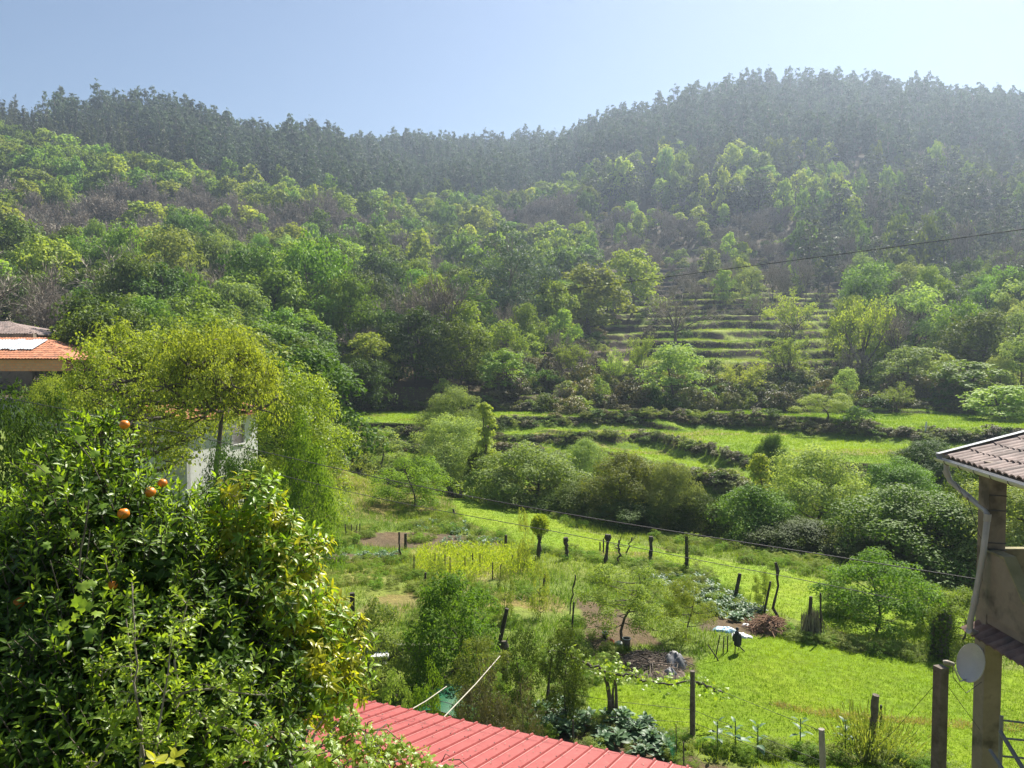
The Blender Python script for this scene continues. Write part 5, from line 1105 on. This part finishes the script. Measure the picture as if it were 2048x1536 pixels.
for v0, v1 in ((1345, 1360), (1400, 1420), (1440, 1445)):
    a = at(1090, v0 - 20, y0); b = at(1386, v1, G(1385, 1482).y); mb.tube(np.array([a, (a + b) / 2 - Vector((0, 0, .05)), b]), .006, 4); g2 = at(1650, v1 + 105, 14); mb.tube(np.array([b, g2]), .006, 4)
mb.tube(np.array([at(1871, 1368, 11.5), at(1790, 1460, 14), at(1720, 1525, 15.5)]), .005, 4); mb.tube(np.array([at(1888, 1362, 11.5), at(1960, 1460, 12.5)]), .005, 4); kid(mb, 'wires', M['wire'], e)
# white props at the roof edge
for a, b, l in ((at(888, 1434, 13.3), at(1000, 1312, 17), 'longer white bamboo pole slanting up from the roof edge'), (at(800, 1432, 13.6), at(893, 1373, 16.5), 'shorter white bamboo pole slanting up from the roof edge')):
    mb = MB(); mb.tube(np.array([a, (a + b) / 2 + Vector((0, 0, -.03)), b]), .011, 6); setp(mb.build('pole', rough_mat('bamboo_pole', (.36, .33, .26), (.48, .44, .36), 4, .6, 0), smooth=True), l, 'pole')

# ------------------------------------------------------------------ vegetables
def kale_mesh(seed, n=11, L=.34, Wd=.7, h=.3):
    global rng
    kp = rng; rng = np.random.default_rng(seed); mb = MB(); P = np.zeros((n, 3)); an = np.arange(n) * 2.4; t = np.arange(n) / n
    P[:, 2] = h * (.35 + .65 * t); D = np.stack([np.cos(an), np.sin(an), .25 + 1.1 * t], 1); N_n = np.stack([-np.cos(an) * .4, -np.sin(an) * .4, np.ones(n)], 1)
    LL = L * (1.1 - .6 * t) * rng.uniform(.8, 1.15, n); mb.bigleaves(P + D * .04, D, N_n + rng.normal(size=(n, 3)) * .2, LL, LL * Wd, .45); st = MB(); st.tube(np.array([(0, 0, -.05), (.01, 0, h * .5), (0, 0, h)]), [.018, .016, .012], 5); rng = kp
    return mb.mesh('leaves', M['kale'], True), st.mesh('stem', M['kale'], True)
KM = [kale_mesh(i) for i in range(4)]; KL = [kale_mesh(i + 9, 8, .26, .55, .75) for i in range(2)]
def kale(x, y, s, label, group, ms=KM):
    lm, stm = ms[random.randrange(len(ms))]; e = empty('kale_plant', (x, y, hgt(x, y)), label, 'kale', group, random.random() * 6.28); e.scale = (s, s, s)
    link(bpy.data.objects.new('leaves', lm), e); link(bpy.data.objects.new('stem', stm), e)
x, y = scatter(900, -1, 6, 12, 22, lambda x, y: inpoly(KALE0, x, y))
for a, b in list(zip(x, y))[:110]: kale(a, b, random.uniform(.5, .95), 'broad-leaved blue-green kale plant in the bed along the red roof', 'kale beside the red roof')
x, y = scatter(1500, 3, 14, 22, 36, lambda x, y: inpoly(KALE1, x, y))
for a, b in list(zip(x, y))[:230]: kale(a, b, random.uniform(.45, .8), 'kale plant in the dense plot behind the plastic sheets', 'kale in the dense plot')
BP = plan([(900, 1075), (1000, 1080), (1005, 1097), (870, 1097)]); BP2 = plan([(840, 1040), (935, 1045), (940, 1070), (820, 1068)]); BP3 = plan([(650, 1105), (800, 1108), (800, 1120), (650, 1120)])
for BPx, lab, gr in ((BP, 'leafy plant in the nearest of the back vegetable rows', 'plants in the nearest back row'), (BP2, 'cabbage in the green patch at the back of the garden', 'cabbages at the back of the garden'), (BP3, 'dark cabbage in the soil bed near the tall crooked stake', 'cabbages near the crooked stake')):
    x, y = scatter(3000, -14, 0, 28, 48, lambda x, y: inpoly(BPx, x, y))
    for a, b in list(zip(x, y))[:34]: kale(a, b, random.uniform(.4, .75), lab, gr)
for i, (u, v) in enumerate(((1435, 1505), (1470, 1505), (1515, 1512), (1600, 1500), (1690, 1505))):
    g = G(u, v); kale(g.x, g.y, 1.05, 'tall leggy kale stalk in the row between the posts at the bottom', 'leggy kale stalks', KL)

# ------------------------------------------------------------------ odds and ends
def heap(name, u, v, wpx, hpx, mats, label, cat, sticks=0, mat2=None, res=26, amp=.25, flat=.0):
    g = G(u, v); w0_ = wpx / F * g.y / 2; h_ = hpx / F * g.y; th = np.linspace(0, 2 * math.pi, res + 1)[:-1]; w_ = w0_ * (1 + .25 * np.sin(th * 2 + g.x) + .18 * np.sin(th * 5 + g.y) + .1 * np.sin(th * 9)); rr = np.linspace(0, 1, 9); P = []
    for r in rr: 
        k = fbm(np.cos(th) * 3 * r + g.x * 7, np.sin(th) * 3 * r + g.y * 3, .8, 5) * amp * 2
        xx_ = g.x + np.cos(th) * w_ * r; yy2 = g.y + np.sin(th) * w_ * .8 * r; P.append(np.stack([xx_, yy2, height(xx_, yy2) + .03 + h_ * np.clip((1 - r ** 2) + k * (1 - r * .7), -.1, 2) + flat * (r < .98) - (r > .98) * .08], 1))
    P = np.array(P); P = np.concatenate([P, P[:, :1]], 1); e = empty(name, g, label, cat); mb = MB(); mb.grid(P[:, ::-1]); kid(mb, 'heap' if not sticks else 'earth', mats, e)
    if sticks:
        mb = MB()
        for i in range(sticks):
            a = random.random() * 6.28; q = random.random() ** .5; c = np.array([g.x + math.cos(a) * w0_ * q, g.y + math.sin(a) * w0_ * .8 * q, g.z + h_ * (1 - q * q) + random.random() * .12]); d = rv(1)[0] * [1, 1, .3]; L = random.uniform(.2, .6)
            mb.tube(np.array([c - d * L, c + [0, 0, .04], c + d * L]), random.uniform(.006, .016), 4, cap=False)
        kid(mb, 'sticks', mat2, e)
    return e
brush = rough_mat('dry_brush', (.20, .11, .065), (.33, .20, .12), 6, .9, .2); soilm = rough_mat('dark_soil', (.10, .07, .05), (.16, .12, .09), 5, .95, .4)
heap('brush_pile', 1537, 1262, 75, 22, soilm, 'reddish-brown pile of cut brushwood behind the lawn corner', 'brush pile', 220, brush)
heap('stick_heap', 1300, 1335, 150, 10, soilm, 'loose heap of sticks and straw beside the grey tarpaulin', 'stick heap', 180, M['wood'])
tarp = rough_mat('grey_tarpaulin', (.10, .10, .105), (.2, .2, .21), 3, .5, .5); heap('tarpaulin', 1348, 1332, 60, 26, tarp, 'dark grey tarpaulin draped over a heap near the lawn corner', 'tarpaulin', amp=.5)
heap('tarpaulin', 1340, 1352, 34, 12, tarp, 'small crumpled grey sheet before the tarpaulin heap', 'tarpaulin', amp=.6)
blue = rough_mat('blue_white_plastic', (.10, .34, .50), (.60, .68, .74), 2.2, .35, .4); wht = rough_mat('white_plastic', (.62, .62, .62), (.78, .78, .78), 3, .35, .5)
heap('plastic_sheet', 1450, 1263, 44, 6, blue, 'blue and white plastic sheet on the bare soil behind the scarecrow', 'plastic sheet', amp=.9, flat=.01)
heap('plastic_sheet', 1483, 1274, 36, 5, wht, 'crumpled white plastic sheet right behind the scarecrow', 'plastic sheet', amp=.9, flat=.01); heap('plastic_sheet', 1494, 1253, 18, 4, wht, 'small white plastic piece at the edge of the kale plot', 'plastic sheet', amp=.9, flat=.01)
heap('bag', 1223, 1289, 13, 9, rough_mat('red_plastic', (.55, .05, .04), (.65, .12, .09), 4, .4, .2), 'red plastic bag on the ground under the peach tree', 'bag'); heap('bag', 1238, 1291, 18, 7, wht, 'white plastic bag beside the red one', 'bag')
def bucket(u, v, wpx, hpx, mat, label, name, cat):
    g = G(u, v); r = wpx / F * g.y / 2; h = hpx / F * g.y; e = empty(name, g, label, cat); mb = MB(); th = np.linspace(0, 2 * math.pi, 17); pr_ = [(.0, 0), (.8, 0), (1, h), (.93, h), (.75, .05), (0, .05)]
    mb.grid(np.array([[(g.x + math.cos(t) * r * a, g.y + math.sin(t) * r * a, g.z + z) for t in th] for a, z in pr_])[::-1]); kid(mb, 'body', mat, e); mb = MB(); mb.tube(np.array([(g.x + math.cos(t) * r * 1.03, g.y + math.sin(t) * r * 1.03, g.z + h) for t in th]), .015, 5, cap=False); kid(mb, 'rim', wht, e)
bucket(1210, 1278, 12, 12, paint('black_plastic', (.03, .03, .03), (.05, .05, .05)), 'black bucket with pale rim under the peach tree', 'bucket', 'bucket'); bucket(1253, 1298, 16, 22, M['wood'], 'old grey barrel at the foot of the peach tree', 'barrel', 'barrel')
# scarecrow: dark coat hung on a stick frame
g = G(1474, 1306); e = empty('scarecrow', g, 'scarecrow of a dark coat hung on thin sticks at the lawn corner', 'scarecrow'); s = F / g.y; f = lambda du_, dv: np.array(at(1474 + du_, 1306 - dv, g.y))
mb = MB(); mb.tube(np.array([f(-4, 0), f(-3, 20), f(0, 47)]), .018, 5); mb.tube(np.array([f(4, 4), f(3, 20), f(1, 40)]), .014, 5); mb.tube(np.array([f(-7, 36), f(7, 36)]), .014, 5); kid(mb, 'stick_frame', M['wood'], e)
mb = MB(); P = []
for dv, w_, dd in ((44, 1.5, .02), (42, 4, .07), (37, 5.5, .1), (30, 5, .09), (24, 5.5, .1), (17, 6.2, .11), (15, 5.8, .1)):
    c = f(.6 + math.sin(dv) * .5, dv); P.append([c + [math.cos(t) * w_ / s * (1 + .12 * math.sin(5 * t + dv)), math.sin(t) * dd, .02 * math.sin(4 * t)] for t in np.linspace(0, 2 * math.pi, 19)])
mb.grid(np.array(P)); cloth = rough_mat('dark_cloth', (.015, .018, .022), (.035, .038, .045), 9, .8, .4); kid(mb, 'coat', cloth, e)
for sx in (-1, 1):
    mb = MB(); mb.tube(np.array([f(sx * 4, 38), f(sx * 6.5, 30), f(sx * 6, 20 - sx * 4)]), [.06, .055, .045], 8); kid(mb, 'sleeve', cloth, e)
mb = MB(); mb.grid(ball(f(.5, 48), .055, 1.2)); kid(mb, 'hood', cloth, e)
# curved concrete wall and stacked slabs
cw = rough_mat('mossy_concrete', (.09, .10, .055), (.17, .17, .10), 3, .95, .3, c3=(.06, .08, .03), s3=1.5)
g0 = G(735, 1322); g1 = G(880, 1345); t0 = at(735, 1262, g0.y).z; mb = MB(); P = []
gl_ = [g0, g0 * .6 + g1 * .4 + Vector((0, .25, 0)), g1]; tp_ = [t0, at(800, 1290, gl_[1].y).z, at(880, 1292, g1.y).z]
for (g, tz) in zip(gl_, tp_): P.append([(g.x, g.y, g.z - .3), (g.x, g.y, tz), (g.x, g.y + .2, tz), (g.x, g.y + .2, g.z - .3)])
mb.grid(np.array(P)[:, ::-1]); mb.add(P[0], [[0, 1, 2, 3]]); mb.add(P[-1], [[3, 2, 1, 0]]); setp(mb.build('garden_wall', cw), 'low mossy concrete retaining wall below the leafy fruit tree', 'wall')
for u, v, n, lab in ((700, 1325, 5, 'stack of grey and rusty roofing slabs left of the concrete wall'), (752, 1330, 4, 'tilted stack of pale slabs leaning by the concrete wall')):
    g = G(u, v); e = empty('slab_stack', g, lab, 'slab stack')
    for i in range(n): mb = MB(); mb.box((g.x + random.uniform(-.05, .05), g.y + random.uniform(-.05, .05), g.z + .05 + i * .09), (.75, .5, .06), rz=random.uniform(-.3, .3)); kid(mb, 'slab', [M['concrete'], brush, wht][i % 3 if n == 5 else (0, 2)[i % 2]], e, False)
# green netting
def netmat():
    m, t, p = nm('green_net'); tc = N_(t, 'ShaderNodeTexCoord'); b = N_(t, 'ShaderNodeTexBrick'); t.links.new(tc.outputs['Object'], b.inputs['Vector'])
    p.inputs['Base Color'].default_value = (.02, .28, .13, 1); p.inputs['Roughness'].default_value = .5; tr = N_(t, 'ShaderNodeBsdfTransparent'); mx = N_(t, 'ShaderNodeMixShader'); mx.inputs[0].default_value = .3
    t.links.new(tr.outputs[0], mx.inputs[1]); t.links.new(p.outputs[0], mx.inputs[2]); t.links.new(mx.outputs[0], t.nodes['Material Output'].inputs['Surface']); return m
net = netmat(); a = G(862, 1440); P = []
for i in range(14):
    t = i / 13 * math.pi; c = [Vector((a.x - .9 + 1.9 * i / 13, a.y - .4 + q * 1.6, 0)) for q in (0, .33, .66, 1)]
    P.append([(c_q.x + .12 * q, c_q.y, hgt(c_q.x, c_q.y) + .02 + .42 * math.sin(t)) for q, c_q in enumerate(c)])
e = empty('net_tunnel', (a.x, a.y, a.z), 'low hooped tunnel of green netting behind the red roof', 'net tunnel'); mb = MB(); mb.grid(np.array(P)); kid(mb, 'net', net, e)
mb = MB()
for q in range(4): mb.tube(np.array([r_[q] for r_ in P]), .012, 5)
kid(mb, 'hoops', M['wire'], e)
g = G(1345, 1535); mb = MB(); yy_ = g.y; P = np.array([[np.array(at(1335 + 8 * k + 14 * math.sin(j * .7) * (1 - j / 7), 1545 - j * 13, yy_ + .15 * k)) + rng.normal(size=3) * .01 for k in range(3 if j < 7 else 3)] for j in range(8)])
P[-1, :] = P[-1, 1]; e = empty('green_net', g, 'bright green strip of netting hanging upright at the end of the kale bed', 'net'); mb.grid(P); kid(mb, 'net', net, e); mb = MB(); mb.tube(np.array([(g.x + .1, g.y, g.z - .1), at(1352, 1448, yy_)]), .012, 5); kid(mb, 'pole', M['wire'], e)
# grey stalky bush around the leaning stump post, dry stalks
g = G(1740, 1508); H0, W0, me = KIND['broombush'][0]; e = empty('rosemary_bush', g, 'grey-green spiky bush growing round the leaning stump post', 'bush'); c = MB(); n = 900; b = np.array(g) + rng.normal(size=(n, 3)) * [.35, .35, 0]; d = (b - np.array(g)) * .8 + [0, 0, 1] + rng.normal(size=(n, 3)) * .18
c.leaves(b + d * rng.uniform(0, .7, n)[:, None], d, rv(n), rng.uniform(.15, .4, n), .03, 0); kid(c, 'stalks', M['olive'], e, False)
c = MB(); n = 2500; b = np.array(g) + rng.normal(size=(n, 3)) * [.5, .4, .25] + [.15, 0, .35]; c.leaves(b, rv(n), rv(n), .06, .03, .2); kid(c, 'leaves', M['olive'], e, False)
g = G(1622, 1278); e = empty('stalk_bundle', g, 'bundle of dry grey stalks tied round the dark post', 'bundle'); c = MB(); n = 500; b = np.array(g) + rng.normal(size=(n, 3)) * [.22, .15, 0]; d = [0, 0, 1] - (b - np.array(g)) * .5 + rng.normal(size=(n, 3)) * .1
c.leaves(b + d * rng.uniform(0, .6, n)[:, None], d, rv(n), rng.uniform(.3, .7, n), .03, 0); kid(c, 'stalks', M['twig'], e, False)
# metal aerial mast on the terrace
g = G(1849, 878); mb = MB(); mb.tube(np.array([g, at(1853, 843, g.y)]), .07, 6); setp(mb.build('mast', wht), 'thin white pole standing on the right end of the grass terraces', 'pole')
# garden weeds: leafy clumps as one mass
pts = []; scl = []
x, y = scatter(9000, -16, 30, 14, 50, lambda x, y: (y < ys_(x)) & ~inpoly(LAWN, x, y) & ~inpoly(FIELD, x, y) & ~inpoly(CROP, x, y) & (fbm(x, y, 4, 91) > -.02))
for a, b in list(zip(x, y))[:2300]: s = random.uniform(.12, .36); pts.append((a, b, hgt(a, b) - .05)); scl.append((s * 1.3, s * 1.3, s))
for u0, v0, u1, v1, n in ((1170, 1375, 1230, 1300, 25), (1180, 1432, 1400, 1490, 12), (1560, 1425, 1870, 1450, 0), (1100, 1310, 1160, 1410, 60), (1410, 1500, 1900, 1540, 50), (1560, 1270, 1860, 1320, 60), (930, 1290, 1060, 1350, 40), (1150, 1230, 1120, 1400, 40), (1060, 1100, 1420, 1150, 90), (1180, 1160, 1330, 1210, 50)):
    for i in range(n):
        t = random.random(); g = G(u0 + (u1 - u0) * t + random.gauss(0, 7), v0 + (v1 - v0) * t + random.gauss(0, 5)); s = random.uniform(.15, .4); pts.append((g.x, g.y, g.z - .05)); scl.append((s * 1.2, s * 1.2, s * .8))
bsrc = [next(o for o in COL.objects if o.data is KIND['bush'][i][2][1]) for i in (0, 1)]
o = gn_instances('weeds', pts, scl, bsrc); setp(o, 'leafy weeds and low plants all over the garden', 'weeds', kind='stuff')

# ------------------------------------------------------------------ haze
m = bpy.data.materials.new('haze'); m.use_nodes = True; t = m.node_tree; t.nodes.clear(); out = t.nodes.new('ShaderNodeOutputMaterial'); vp = t.nodes.new('ShaderNodeVolumePrincipled')
vp.inputs['Color'].default_value = (.66, .80, 1, 1); vp.inputs['Density'].default_value = .00036; vp.inputs['Anisotropy'].default_value = .5; vp.inputs['Density Attribute'].default_value = ''
t.links.new(vp.outputs[0], out.inputs['Volume']); m.cycles.homogeneous_volume = True
mb = MB(); mb.box((0, 492, 95), (2700, 1040, 230)); mb.V[0][:, 2] = np.where(mb.V[0][:, 2] < 50, -30, 195); o = mb.build('haze', m); setp(o, kind='stuff')
